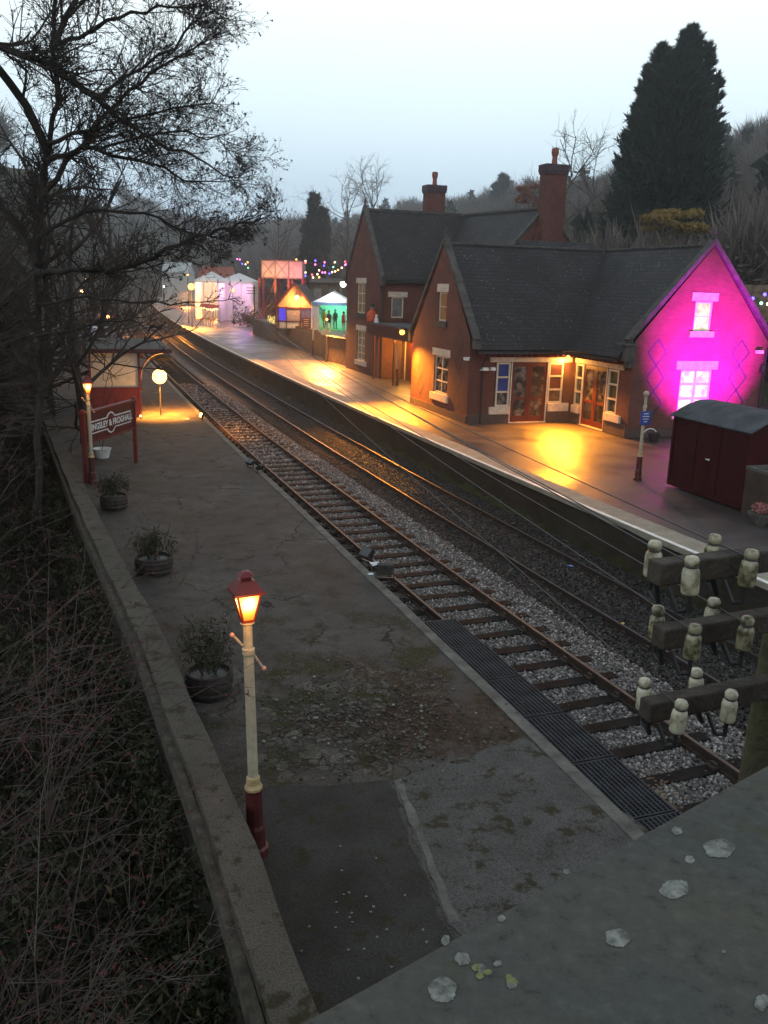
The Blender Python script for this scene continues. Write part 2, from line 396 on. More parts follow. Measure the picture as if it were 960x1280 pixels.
def slab_mat(name, a, b, moss):
    m, k = newmat(name, .85, .15)
    tc = k.n('ShaderNodeTexCoord'); P = tc.outputs['Object']
    n1 = k.n('ShaderNodeTexNoise', i_Scale=1.2, i_Detail=8, i_Roughness=.65); k.l(P, n1.inputs['Vector'])
    nf = k.n('ShaderNodeTexNoise', i_Scale=60, i_Detail=3); k.l(P, nf.inputs['Vector'])
    c = k.ramp(n1.outputs[0], [(.3, (*a, 1)), (.7, (*b, 1))])
    c = k.mix(1, c, k.ramp(nf.outputs[0], [(.34, g4(.65)), (.66, g4(1.35))]), 'MULTIPLY')
    n2 = k.n('ShaderNodeTexNoise', i_Scale=3.2, i_Detail=8, i_Roughness=.72); k.l(P, n2.inputs['Vector'])
    c = k.mix(k.ramp(n2.outputs[0], [(moss, g4(0)), (moss+.07, g4(.9))]), c, (.030,.026,.012))
    v3 = k.n('ShaderNodeTexVoronoi', i_Scale=7); k.l(P, v3.inputs['Vector'])
    c = k.mix(k.math('MULTIPLY', k.math('LESS_THAN', v3.outputs['Distance'], k.math('MULTIPLY', k.math('SUBTRACT', n2.outputs[0], .55), .5)), .5), c, (.22,.21,.18))
    k.l(c, k.b.inputs['Base Color'])
    bp = k.n('ShaderNodeBump', i_Strength=.3, i_Distance=.01); k.l(nf.outputs[0], bp.inputs['Height']); k.l(bp.outputs[0], k.b.inputs['Normal'])
    return m
M['slab_light'] = slab_mat('light concrete slab', (.058,.057,.055), (.100,.099,.096), .53)
M['slab_dark'] = slab_mat('dark asphalt slab', (.024,.023,.020), (.050,.050,.047), .56)
M['wall_top'] = slab_mat('mossy wall coping', (.056,.050,.042), (.100,.090,.076), .54)
def wetplat():
    m, k = newmat('damp platform asphalt', .42, .5)
    tc = k.n('ShaderNodeTexCoord'); P = tc.outputs['Object']
    n1 = k.n('ShaderNodeTexNoise', i_Scale=.5, i_Detail=7, i_Roughness=.6); k.l(P, n1.inputs['Vector'])
    nf = k.n('ShaderNodeTexNoise', i_Scale=22, i_Detail=5); k.l(P, nf.inputs['Vector'])
    c = k.ramp(n1.outputs[0], [(.3, (.040,.033,.034,1)), (.7, (.080,.068,.068,1))])
    c = k.mix(1, c, k.ramp(nf.outputs[0], [(.3, g4(.8)), (.7, g4(1.2))]), 'MULTIPLY')
    k.l(c, k.b.inputs['Base Color'])
    k.l(k.ramp(n1.outputs[0], [(.35, g4(.34)), (.65, g4(.6))]), k.b.inputs['Roughness'])
    bp = k.n('ShaderNodeBump', i_Strength=.5, i_Distance=.02); k.l(nf.outputs[0], bp.inputs['Height']); k.l(bp.outputs[0], k.b.inputs['Normal'])
    return m
M['wetplat'] = wetplat()
def ballast_mat(name, a, b, c_, hi=.9):
    m, k = newmat(name, .85, .3)
    tc = k.n('ShaderNodeTexCoord'); P = tc.outputs['Object']
    v = k.n('ShaderNodeTexVoronoi', i_Scale=17); k.l(P, v.inputs['Vector'])
    n = k.n('ShaderNodeTexNoise', i_Scale=.8, i_Detail=5); k.l(P, n.inputs['Vector'])
    c = k.ramp(v.outputs['Color'], [(.1, (*a, 1)), (.6, (*b, 1)), (hi, (*c_, 1))])
    c = k.mix(1, c, k.ramp(n.outputs[0], [(.3, (.65,.62,.58,1)), (.65, (1.2,1.15,1.1,1))]), 'MULTIPLY')
    k.l(c, k.b.inputs['Base Color'])
    bp = k.n('ShaderNodeBump', i_Strength=1, i_Distance=.04); bp.invert = True; k.l(v.outputs['Distance'], bp.inputs['Height']); k.l(bp.outputs[0], k.b.inputs['Normal'])
    return m
M['ballast'] = ballast_mat('limestone ballast', (.035,.030,.028), (.10,.092,.088), (.24,.225,.215))
M['ballast_dark'] = ballast_mat('sooty ballast', (.010,.010,.010), (.024,.022,.022), (.06,.055,.052))
def stone_mat():
    m, k = newmat('loose stones', .8, .3)
    gi = k.n('ShaderNodeNewGeometry')
    c = k.ramp(gi.outputs['Random Per Island'], [(0, (.06,.052,.05,1)), (.5, (.13,.122,.12,1)), (.85, (.27,.255,.25,1)), (1, (.5,.48,.47,1))])
    k.l(c, k.b.inputs['Base Color']); return m
M['stones'] = stone_mat()
def stone_dark():
    m, k = newmat('dark stones', .6, .4)
    gi = k.n('ShaderNodeNewGeometry')
    c = k.ramp(gi.outputs['Random Per Island'], [(0, (.008,.008,.008,1)), (.7, (.028,.026,.025,1)), (.97, (.06,.055,.05,1)), (1, (.16,.15,.14,1))])
    k.l(c, k.b.inputs['Base Color']); return m
M['stones_d'] = stone_dark()
def leaf_mat(name, stops):
    m, k = newmat(name, .7, .3)
    gi = k.n('ShaderNodeNewGeometry')
    k.l(k.ramp(gi.outputs['Random Per Island'], stops), k.b.inputs['Base Color'])
    return m
M['ivy'] = leaf_mat('ivy and bramble leaves', [(0, (.008,.012,.005,1)), (.5, (.020,.028,.011,1)), (.85, (.034,.038,.014,1)), (.95, (.05,.04,.018,1)), (1, (.08,.06,.025,1))])
M['brush'] = leaf_mat('dead brush', [(0, (.012,.008,.006,1)), (.6, (.024,.016,.012,1)), (1, (.040,.028,.020,1))])
M['conifer'] = leaf_mat('conifer sprays', [(0, (.006,.014,.010,1)), (.6, (.013,.027,.018,1)), (1, (.028,.042,.026,1))])
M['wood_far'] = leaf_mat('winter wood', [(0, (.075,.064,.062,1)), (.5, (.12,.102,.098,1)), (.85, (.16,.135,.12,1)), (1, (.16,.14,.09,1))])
M['wood_green'] = leaf_mat('evergreens in the wood', [(0, (.010,.018,.012,1)), (1, (.03,.042,.022,1))])
M['wood_rust'] = leaf_mat('rusty leaves', [(0, (.16,.045,.02,1)), (1, (.32,.12,.05,1))])
M['ochre'] = leaf_mat('ochre leaves', [(0, (.12,.09,.02,1)), (1, (.30,.20,.05,1))])
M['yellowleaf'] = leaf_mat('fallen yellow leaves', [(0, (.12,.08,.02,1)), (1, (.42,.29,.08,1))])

M['win_dimwarm'] = emis('dim amber window', (1,.42,.10), .16, .5, 4)
M['win_warmd'] = emis('warm cream window', (.9,.62,.30), .16, .7, 3)
M['glass_dimwarm'] = mat('glass with warm shelf', (.05,.035,.03), .15, col2=(.22,.12,.07), scale=3)
M['glass_g'] = mat('dark green glass', (.02,.03,.03), .15, col2=(.10,.13,.12), scale=4)
M['glass_g2'] = mat('olive blind', (.07,.065,.02), .3, .3, 3)
M['brick_cap'] = mat('sooty purple brick', (.055,.035,.045), .85, .3, 6, .3)
M['pot'] = mat('terracotta pot', (.24,.07,.05), .7, .2, 5)
M['brush_mid'] = leaf_mat('brown winter brush', [(0, (.022,.017,.012,1)), (.6, (.045,.033,.022,1)), (1, (.085,.065,.035,1))])
M['fence_d'] = mat('old sleeper wood', (.045,.028,.020), .85, .4, 3, .4)
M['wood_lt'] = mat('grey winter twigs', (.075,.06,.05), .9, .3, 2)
def ground_mat():
    m, k = newmat('hillside earth and grass', .95, .2)
    tc = k.n('ShaderNodeTexCoord'); P = tc.outputs['Object']
    n = k.n('ShaderNodeTexNoise', i_Scale=.05, i_Detail=9, i_Roughness=.65); k.l(P, n.inputs['Vector'])
    n2 = k.n('ShaderNodeTexNoise', i_Scale=1.5, i_Detail=8, i_Roughness=.7); k.l(P, n2.inputs['Vector'])
    c = k.ramp(n.outputs[0], [(.35, (.032,.024,.017,1)), (.5, (.030,.030,.015,1)), (.65, (.045,.055,.020,1))])
    c = k.mix(1, c, k.ramp(n2.outputs[0], [(.3, g4(.55)), (.7, g4(1.35))]), 'MULTIPLY')
    k.l(c, k.b.inputs['Base Color'])
    bp = k.n('ShaderNodeBump', i_Strength=.8, i_Distance=.2); k.l(n2.outputs[0], bp.inputs['Height']); k.l(bp.outputs[0], k.b.inputs['Normal'])
    return m
M['ground'] = ground_mat()
def parapet_mat():
    m, k = newmat('algae stained parapet stone', .8, .35)
    tc = k.n('ShaderNodeTexCoord'); P = tc.outputs['Object']
    n = k.n('ShaderNodeTexNoise', i_Scale=5, i_Detail=8, i_Roughness=.6); k.l(P, n.inputs['Vector'])
    n2 = k.n('ShaderNodeTexNoise', i_Scale=60, i_Detail=6, i_Roughness=.7); k.l(P, n2.inputs['Vector'])
    c = k.ramp(n.outputs[0], [(.3, (.050,.054,.052,1)), (.5, (.066,.069,.064,1)), (.7, (.076,.075,.062,1))])
    c = k.mix(1, c, k.ramp(n2.outputs[0], [(.30, g4(.35)), (.42, g4(.9)), (.55, g4(1.05)), (.72, g4(1.45))]), 'MULTIPLY')
    n3 = k.n('ShaderNodeTexNoise', i_Scale=14, i_Detail=7, i_Roughness=.7); k.l(P, n3.inputs['Vector'])
    c = k.mix(k.ramp(n3.outputs[0], [(.60, g4(0)), (.70, g4(.55))]), c, (.060,.058,.030))
    k.l(c, k.b.inputs['Base Color'])
    bp = k.n('ShaderNodeBump', i_Strength=.9, i_Distance=.006); k.l(n2.outputs[0], bp.inputs['Height']); k.l(bp.outputs[0], k.b.inputs['Normal'])
    return m
M['parapet'] = parapet_mat()
M['lichen'] = mat('pale lichen', (.085,.092,.082), .95, col2=(.27,.28,.26), scale=110, bump=.5, bscale=200)
M['lichen_y'] = mat('yellow green lichen', (.15,.17,.07), .95, .4, 120)

# ------------------------------------------------------------------ terrain
AZ = np.radians([-180, -60, -35, -23.6, -19.5, -17.5, -16, -13, -10, -5, 0, 3.3, 8.3, 13.3, 18.5, 23.6, 35, 60, 180])
EL = np.array([0, .10, .15, .150, .125, .105, .09, .066, .060, .062, .078, .090, .102, .118, .140, .160, .18, .15, 0])
R1 = np.array([300, 160, 170, 190, 230, 330, 480, 480, 450, 430, 400, 390, 340, 300, 260, 230, 200, 200, 300.])
R0 = np.array([150, 25, 30, 62, 130, 300, 330, 300, 230, 160, 120, 100, 80, 66, 54, 43, 36, 40, 150.])
def smooth(t): t = np.clip(t, 0, 1); return t*t*(3-2*t)
def TZ(x, y):
    x = np.asarray(x, float); y = np.asarray(y, float)
    r = np.hypot(x, y); a = np.arctan2(x, y)
    el, r1, r0 = np.interp(a, AZ, EL), np.interp(a, AZ, R1), np.interp(a, AZ, R0)
    crest = np.maximum(0, CAMH + el*r1 - 7.5)
    q = np.clip((r - r0) / (r1 - r0), 0, 1)
    rise = crest * (0.45*q + 0.55*smooth(q)) * np.where(el <= 0, 0, 1)
    rise = rise * (1 + .05*np.sin(a*60 + r*.02)*smooth(q))
    rise = np.where(r > r1, crest * (1 - .25*smooth((r-r1)/600)), rise)
    off = (x - cX(np.clip(y, -60, 420))) * .935
    base = np.interp(off, [-60, -24, -15, -10.6, -9, -4.6, 2.4, 3.2, 25, 60], [2.0, .3, -1.3, -1.9, -1.9, -1.45, -1.45, -.3, -.3, .2])
    base = base + np.where((off < -10) & (y < 60), .25*np.sin(x*1.3)*np.sin(y*.9), 0)
    return base + rise
def make_terrain():
    az = np.concatenate([np.arange(-180, -40, 4), np.arange(-40, 40, .5), np.arange(40, 180, 4)])
    rr = np.concatenate([[0.5], np.geomspace(2, 60, 60), np.geomspace(64, 700, 60), [900, 1300, 2000, 4000]])
    A, Rr = np.meshgrid(np.radians(az), rr)
    X, Y = Rr*np.sin(A), Rr*np.cos(A); Z = TZ(X, Y)
    n = len(az); V = np.stack([X, Y, Z], -1).reshape(-1, 3)
    mb = MB(); mb.v = [tuple(v) for v in V]
    for i in range(len(rr)-1):
        for j in range(n):
            mb.f.append((i*n+j, (i+1)*n+j, (i+1)*n+(j+1) % n, i*n+(j+1) % n))
    mb.f.append(tuple(range(n))); mb.m = [0]*len(mb.f)
    o = mb.build('ground', M['ground'], smooth=True); tag(o, kind='structure')
    return o
make_terrain()

# ------------------------------------------------------------------ track bed, platforms
def ys(a, b, near=1.0):
    out = [a]; y = a
    while y < b:
        y += near if y < 60 else (2.5 if y < 120 else 6); out.append(min(y, b))
    return out
def strip(mb, o0, o1, z0, z1, Y0, Y1, mi=0, step=1.0):
    f0 = o0 if callable(o0) else (lambda Y: o0); f1 = o1 if callable(o1) else (lambda Y: o1)
    Y_ = ys(Y0, Y1, step); P = []
    for Y in Y_:
        P.append([cp(Y, f0(Y), z0), cp(Y, f1(Y), z0), cp(Y, f1(Y), z1), cp(Y, f0(Y), z1)])
    vs = [p for q in P for p in q]; fs = []
    for i in range(len(P)-1):
        a = i*4; b = a+4
        fs += [(a+3, a+2, b+2, b+3), (a, a+3, b+3, b), (a+1, b+1, b+2, a+2)]
    fs += [(0,1,2,3), (len(vs)-4, len(vs)-1, len(vs)-2, len(vs)-3)]
    mb.add(vs, fs, mi)
def edge_near(Y):  # near platform edge offset from the reference rail
    return float(np.interp(Y, [5, 8, 10, 13, 17, 24, 42, 60], [-5.35, -5.2, -5.1, -4.95, -4.82, -4.7, -4.62, -4.6]))
def wall_off(Y): return float(np.interp(Y, [3, 5.5, 7.5, 10.6, 15.3, 22.6, 39, 60], [-9.25, -9.35, -9.35, -9.25, -9.33, -9.85, -10.9, -11.4]))
b = MB(); strip(b, -5.2, 2.8, -1.6, -1.145, -50, 400); tag(b.build('ground', M['ballast']), kind='structure')
b = MB(); strip(b, -.75, 2.55, -1.14, -1.132, -50, 130); tag(b.build('ground', M['ballast_dark']), kind='structure')
np_ = MB(); strip(np_, lambda Y: wall_off(Y)+.1, edge_near, -1.5, 0, 2, 75)
o = np_.build('pavement', M['platform']); tag(o, kind='structure')
b = MB(); strip(b, lambda Y: edge_near(Y)-.16, lambda Y: edge_near(Y)+.02, -.08, .012, 2, 75); b.build('kerb', M['greystone'], o)
fp = MB(); strip(fp, 2.75, 9, -1.5, 0, -30, 330); o = fp.build('pavement', M['wetplat']); tag(o, kind='structure')
b = MB(); strip(b, 2.69, 2.76, -1.4, -.13, -30, 330); b.build('retaining_wall', M['wall_dk'], o)
b = MB(); strip(b, 2.60, 3.42, -.12, .004, -30, 330); b.build('edge_slabs', M['edge_slab'], o)
b = MB(); strip(b, 2.63, 2.75, -.11, .009, -30, 330); b.build('edge_line', M['whiteline'], o)
b = MB(); strip(b, 9, 24, -.6, -.02, -30, 330, step=2); tag(b.build('ground', M['wetplat']), kind='structure')
# slabs on the near platform
def ragged(P, amp=.018, st=.09):
    out = []
    for i in range(len(P)):
        a, c = Vector((*P[i],0)), Vector((*P[(i+1) % len(P)],0)); L = (c-a).length; n = max(1, int(L/st)); nn = Vector((-(c-a).y, (c-a).x, 0))/L
        w = 0
        for k in range(n):
            w = .6*w + rng.gauss(0, amp)*.8; q = a.lerp(c, k/n) + nn*(w if 0 < k < n-1 else 0); out.append((q.x, q.y))
    return out
b = MB(); A_, C_, D_, E_ = G(490,975), G(577,1165), G(655,922), G(806,1033)
b.prism(ragged([(A_.x,A_.y), (C_.x-.12,C_.y+.1), (C_.x+.65,C_.y-1.2), (3.4,7.25), (E_.x-.02,E_.y), (D_.x,D_.y)]), -.02, .006)
tag(b.build('pavement', M['slab_light']), kind='structure')
b = MB(); B_ = G(330,1000)
b.prism(ragged([(B_.x-.15,B_.y+.2), (C_.x-1.35,C_.y-1.6), (C_.x+.6,C_.y-1.3), (C_.x-.16,C_.y+.1), (A_.x-.04,A_.y)]), -.02, .0035)
tag(b.build('pavement', M['slab_dark']), kind='structure')
b = MB(); strip(b, -20, -11.6, -.6, .02, 62, 190, step=3); tag(b.build('road', mat('yard road', (.06,.055,.05), .7, .4, .6)), kind='structure')

# tracks
def rail_path(off, z, Y0, Y1):
    b = MB()
    for lo, hi, w, mi in ((-.15, -.135, .13, 0), (-.135, -.04, .022, 0), (-.04, -.003, .068, 0), (-.003, 0, .05, 1)):
        strip(b, off-w/2, off+w/2, z+lo, z+hi, Y0, Y1, mi, step=1.0)
    return b
def track(label, offL, Y0, Y1, smat, nth):
    t = thing('railway_track', label, 'railway track', (0,0,0), 0, 'tracks between the platforms')
    for o_ in (offL, offL+1.505):
        rail_path(o_, -.95, Y0, Y1).build('rail', [M['rust'] if nth == 0 else M['rust_dk'], M['railtop'] if nth == 0 else M['rust_shiny']], t)
    pm = MB().box((0,0,0), (2.5, .25, .13))
    for sx in (-.7525, .7525):
        pm.box((sx, 0, .085), (.30,.16,.05), mi=1); pm.box((sx+.075,0,.14), (.06,.12,.07), mi=1); pm.box((sx-.07,0,.13), (.05,.12,.06), mi=1)
    proto = pm.build('sleeper', [smat, M['rust'] if nth == 0 else M['rust_dk']], t, bevel=.010)
    Y = Y0; k = 0; rest = MB()
    while Y < Y1:
        p = cp(Y, offL+.75, -1.1-.065+.012 - (.022 if nth else 0))
        if k < 100 and Y > 5 and (k == 0 or True):
            s_ = proto if k == 0 else proto.copy()
            if k: COL.objects.link(s_); s_.parent = t
            s_.location = p + Vector((rng.uniform(-.02,.02), rng.uniform(-.02,.02), rng.uniform(-.006,.004))); s_.rotation_euler = (0, 0, hd(Y) + rng.uniform(-.015,.015)); k += 1
        elif Y > 5:
            rest.box(p, (2.5,.25,.13), hd(Y))
        Y += .78 * math.cos(hd(Y))
    r_ = rest.build('sleeper', smat, t); tag(r_, kind='stuff')
    return t
M['rust_shiny'] = mat('dull rail head', (.030,.025,.023), .45, .3, 9, metal=.3)
track('rusty rails on wide dark sleepers over pale stones, beside the bare near platform', -3.36, -20, 330, M['sleeper'], 0)
track('darker track in sooty ballast, right below the lit station platform', 0, -20, 330, M['sleeper'], 1)

# loose stones
def stones(n, offs, Yr, size, mat_, z, name, pw=1.0):
    Y = Yr[0] + (Yr[1]-Yr[0]) * nr.rand(n)**pw; of = offs[0] + (offs[1]-offs[0])*nr.rand(n)
    g = (cX(Y+.5)-cX(Y-.5)); nn = np.sqrt(1+g*g)
    c = np.stack([cX(Y)+of/nn, Y-g/nn*of, np.full(n, z) + nr.rand(n)*.012], -1)
    base = np.array([[1,0,0],[0,1,0],[-1,0,0],[0,-1,0],[0,0,1],[0,0,-1]], float)
    P = base[None]*(.6+.8*nr.rand(n,6,1)) * (size*(.55+.9*nr.rand(n,1,1)))
    P[..., 2] *= .75
    a = nr.rand(n)*6.28; ca, sa = np.cos(a), np.sin(a)
    x = P[...,0]*ca[:,None]-P[...,1]*sa[:,None]; y = P[...,0]*sa[:,None]+P[...,1]*ca[:,None]
    P = np.stack([x, y, P[...,2]], -1) + c[:,None,:]
    me = bpy.data.meshes.new(name)
    me.vertices.add(n*6); me.vertices.foreach_set('co', P.reshape(-1).astype(np.float32))
    tri = np.array([[0,1,4],[1,2,4],[2,3,4],[3,0,4],[1,0,5],[2,1,5],[3,2,5],[0,3,5]])
    F = (tri[None]+np.arange(n)[:,None,None]*6).reshape(-1)
    me.loops.add(len(F)); me.loops.foreach_set('vertex_index', F.astype(np.int32))
    me.polygons.add(n*8); me.polygons.foreach_set('loop_start', np.arange(0, n*24, 3, dtype=np.int32)); me.polygons.foreach_set('loop_total', np.full(n*8, 3, dtype=np.int32))
    me.materials.append(mat_); me.update(calc_edges=True)
    o = bpy.data.objects.new(name, me); COL.objects.link(o); tag(o, kind='stuff'); return o
stones(30000, (-3.25, -1.95), (8, 34), .030, M['stones'], -1.135, 'gravel', 1.5)
stones(22000, (-1.75, -.7), (8, 36), .030, M['stones'], -1.125, 'gravel', 1.5)
stones(52000, (-.7, 2.5), (10, 48), .032, M['stones_d'], -1.108, 'gravel', 1.4)
stones(7000, (-4.9, -3.45), (8, 30), .030, M['stones'], -1.135, 'gravel', 1.5)
stones(9000, (-3.2, -.9), (34, 60), .05, M['stones'], -1.13, 'gravel', 1.3)

# grating strip laid along the near platform edge: separate panels
gp = None; Yg = 7.6; i = 0
panel = MB()
for k in range(11): panel.box((-.3+.06*k, 0, 0), (.022, 1.16, .03))
for k in range(25): panel.box((0, -.56+.0467*k, -.004), (.62, .010, .018))
panel.box((0, -.575, 0), (.64, .02, .034)); panel.box((0, .575, 0), (.64, .02, .034))
panel.box((0, 0, -.03), (.60, 1.14, .02))
labs_g = ['nearest the bridge parapet', 'second from the bridge parapet', 'third from the bridge parapet', 'fourth from the bridge parapet', 'fifth from the bridge parapet',
          'sixth from the bridge parapet', 'seventh from the bridge parapet', 'second before the pair of floodlights', 'just short of the pair of floodlights', 'beside the pair of floodlights']
M['sup'] = M['wood_dark']
while i < 8:
    rz = hd(Yg); nxt = i
    if gp is None: o = panel.build('deck_grating', M['grate']); gp = o
    else: o = gp.copy(); COL.objects.link(o)
    jx = [.05, -.04, .02, 0, .03, -.02, .0, -.05][i]
    pe0, pe1 = cp(Yg-.5, edge_near(Yg-.5)), cp(Yg+.5, edge_near(Yg+.5)); rz = math.atan2(-(pe1.x-pe0.x), pe1.y-pe0.y); o.location = cp(Yg, edge_near(Yg) + .335 + (.05 if i < 2 else 0) + jx*.3, -.02 - (0.02 if i < 2 else 0)); o.rotation_euler = (rng.uniform(-.012,.012), rng.uniform(-.015,.015), rz + rng.uniform(-.01,.01))
    tag(o, 'ribbed grey grating panel along the near platform edge, ' + labs_g[i], 'grating', 'grating panels along the near platform edge')
    Yg += 1.18*math.cos(rz); i += 1
b = MB(); strip(b, lambda Y: edge_near(Y)+.02, lambda Y: edge_near(Y)+.5, -.5, -.35, 3, 15.6); strip(b, lambda Y: edge_near(Y)+.02, lambda Y: edge_near(Y)+.42, -.6, -.40, 16, 60)
tag(b.build('kerb', M['greystone']), kind='structure')
b = MB()
for Yb in np.arange(6, 16.2, 1.0): b.box(cp(Yb, edge_near(Yb)+.3, -.20), (.5,.12,.26), hd(Yb))
tag(b.build('bearer_timbers', M['wood_dark']), 'dark bearer timbers carrying the grating strip along the near platform', 'bearers')

# broken stone and grit lying on the cracked patch, and a pale ridge beside the light slab
def grit(n, cx, cy, sx, sy, size, name='rubble'):
    P = np.stack([cx + nr.normal(size=n)*sx, cy + nr.normal(size=n)*sy, np.full(n, .004)], -1)
    cl_ = nr.rand(n) < .5; P[cl_] = P[nr.randint(0, n//12, cl_.sum())] + nr.normal(size=(cl_.sum(),3))*[.16,.16,0]
    P = P[P[:,1] > 9.0]; n = len(P); k = 6; a = np.linspace(0, 2*np.pi, k, endpoint=False)
    r = size*(.4+1.2*nr.rand(n,1)**2)*(.7+.6*nr.rand(n,k)); top = np.stack([np.cos(a)*r, np.sin(a)*r, np.zeros((n,k))], -1) + P[:,None,:] + np.array([0,0,.010])
    o = npmesh(name, top, k, M['stones_p']); sd = o.modifiers.new('thickness', 'SOLIDIFY'); sd.thickness = .012
    return o
def _sp():
    m, k = newmat('pale stone bits', .9, .15); gi = k.n('ShaderNodeNewGeometry')
    k.l(k.ramp(gi.outputs['Random Per Island'], [(0, (.035,.032,.028,1)), (.6, (.075,.07,.062,1)), (.93, (.15,.142,.125,1)), (1, (.30,.29,.26,1))]), k.b.inputs['Base Color']); return m
M['stones_p'] = _sp()
tag(grit(650, -.1, 10.5, .75, .70, .022), 'scattered pale stone bits on the cracked mossy part of the near platform', 'rubble', kind='stuff')
b = MB(); rp_ = ragged([(A_.x+.02,A_.y-.02), (C_.x-.10,C_.y+.1), (C_.x+.0,C_.y+.12), (A_.x+.11,A_.y+.03)], .012); b.prism(rp_, -.01, .010); tag(b.build('kerb', M['greystone']), kind='structure')
# boundary wall on the left
def boundary():
    t = thing('boundary_wall', 'long low brick wall with flat mossy coping behind the near platform', 'wall')
    Y0, Y1 = 3.0, 41
    b = MB(); strip(b, lambda Y: wall_off(Y)-.28, lambda Y: wall_off(Y)+.02, -2.4, .46, Y0, Y1); b.build('brickwork', M['wall_dk'], t)
    b = MB(); strip(b, lambda Y: wall_off(Y)-.36, lambda Y: wall_off(Y)-.27, .30, .50, Y0, Y1); b.build('ledge', M['wall_band'], t)
    # coping stones, each slightly off
    b = MB(); Y = Y0
    while Y < Y1:
        Y2 = Y + .93; j = rng.uniform(-.008,.008); 
        Y = Y2
    strip(b, lambda q: wall_off(q)-.27+.012*math.sin(q*2.3), lambda q: wall_off(q)+.08+.010*math.sin(q*3.1+1), .462, .60, Y0, Y1, step=.25)
    b.build('coping', M['wall_top'], t, bevel=.012)
M['wall_band'] = mat('pale mortar ledge', (.060,.052,.040), .9, .5, 6, .6, 40)
boundary()

# bridge parapet in the foreground
def parapet():
    t = thing('bridge_parapet', 'broad greenish stone coping of the bridge parapet, spotted with round pale lichen', 'parapet')
    zt = 5.05
    a, c = G(375,1278,zt), G(960,955,zt); d = (c-a).normalized(); n = Vector((d.y, -d.x, 0))   # n towards the viewer
    p0 = a - d*2.6; p1 = c + d*2.5
    b = MB(); W_ = .95
    pts = [p0, p1, p1+n*W_, p0+n*W_]
    b.prism([(q.x,q.y) for q in pts], zt-.16, zt)
    b.build('coping', M['parapet'], t, bevel=.004)
    b = MB(); pts = [p0+n*.06, p1+n*.06, p1+n*(W_-.06), p0+n*(W_-.06)]
    b.prism([(q.x,q.y) for q in pts], -1.5, zt-.163); b.build('masonry', M['wall_old'], t)
    L_ = MB(); Ly = MB()
    def spot(x, y, rx, ry, mb=None, dens=1):
        c_ = G(x, y, zt); s = (c_ - Vector((0,0,CAMH))).length / FPX
        n_ = 44; vs = [(c_.x, c_.y, zt+.0016)]
        ph = rng.random()*9
        for k in range(n_):
            a_ = 2*math.pi*k/n_; w = 1 + .07*math.sin(2*a_+ph) + .06*math.sin(5*a_+ph*2) + rng.uniform(-.06,.06)
            ex = G(x + rx*w*math.cos(a_), y + ry*w*math.sin(a_), zt); vs.append((ex.x, ex.y, zt+.0006))
        MB().add(vs, [(0, 1+k, 1+(k+1) % n_) for k in range(n_)]).build('lichen', M['lichen'] if mb is None else M['lichen_y'], t)
    for s in ((899,1061,18,13),(843,1112,18,12),(772,1173,15,12),(553,1238,19,15),(846,1039,7,5),(862,1075,6,5),(578,1199,10,8),(627,1149,5,4),(557,1176,5,7),(622,1205,5,4),(708,1090,4,3),(952,1254,9,10),(602,1211,6,5),(640,1232,6,5),(905,1190,3,2)):
        spot(*s)
    for s in ((596,1210,6,5),(640,1228,7,6),(636,1222,4,4),(610,1216,5,4),(600,1220,5,5)): spot(*s, mb=Ly)
parapet()

# ------------------------------------------------------------------ station building
ST = thing('station_building', 'red brick gabled railway station with dark tiled roofs and maroon doors', 'station building', (OX, OY, 0), TH)
def wall_holes(mb, fr, w0, w1, top, holes, z0=0.0, reveal=.13, mi=0, mir=0):
    """wall sheet in a frame: fr(w,z,d) -> point (d = depth behind the face). top(w) roof line; holes (w0,w1,z0,z1)"""
    xs = sorted(set([w0, w1] + [h for q in holes for h in q[:2]] + [p for p in top[0] if w0 < p < w1]))
    T = lambda w: float(np.interp(w, top[0], top[1]))
    for a, c in zip(xs[:-1], xs[1:]):
        hs = sorted([(h[2], h[3]) for h in holes if h[0] <= a + 1e-6 and h[1] >= c - 1e-6])
        z = z0
        for h0, h1 in hs:
            if h0 > z + 1e-4: mb.quad(fr(a,z,0), fr(c,z,0), fr(c,h0,0), fr(a,h0,0), mi)
            z = h1
        mb.quad(fr(a,z,0), fr(c,z,0), fr(c,T(c),0), fr(a,T(a),0), mi)
    for a, c, h0, h1 in holes:
        mb.quad(fr(a,h0,0), fr(c,h0,0), fr(c,h0,reveal), fr(a,h0,reveal), mir)
        mb.quad(fr(a,h1,0), fr(a,h1,reveal), fr(c,h1,reveal), fr(c,h1,0), mir)
        mb.quad(fr(a,h0,0), fr(a,h0,reveal), fr(a,h1,reveal), fr(a,h1,0), mir)
        mb.quad(fr(c,h0,0), fr(c,h1,0), fr(c,h1,reveal), fr(c,h0,reveal), mir)
def frx(x0): return lambda w, z, d: Vector((x0 + d, w, z))       # faces -x (towards the track); w = local y
def fry(y0): return lambda w, z, d: Vector((w, y0 + d, z))       # faces -y (towards the bridge); w = local x
def fbox(mb, fr, w0, w1, z0, z1, d0, d1, mi=0):
    vs = [fr(w, z, d) for d in (d0, d1) for z in (z0, z1) for w in (w0, w1)]
    mb.add(vs, [(0,1,3,2), (4,6,7,5), (0,4,5,1), (2,3,7,6), (0,2,6,4), (1,5,7,3)], mi)
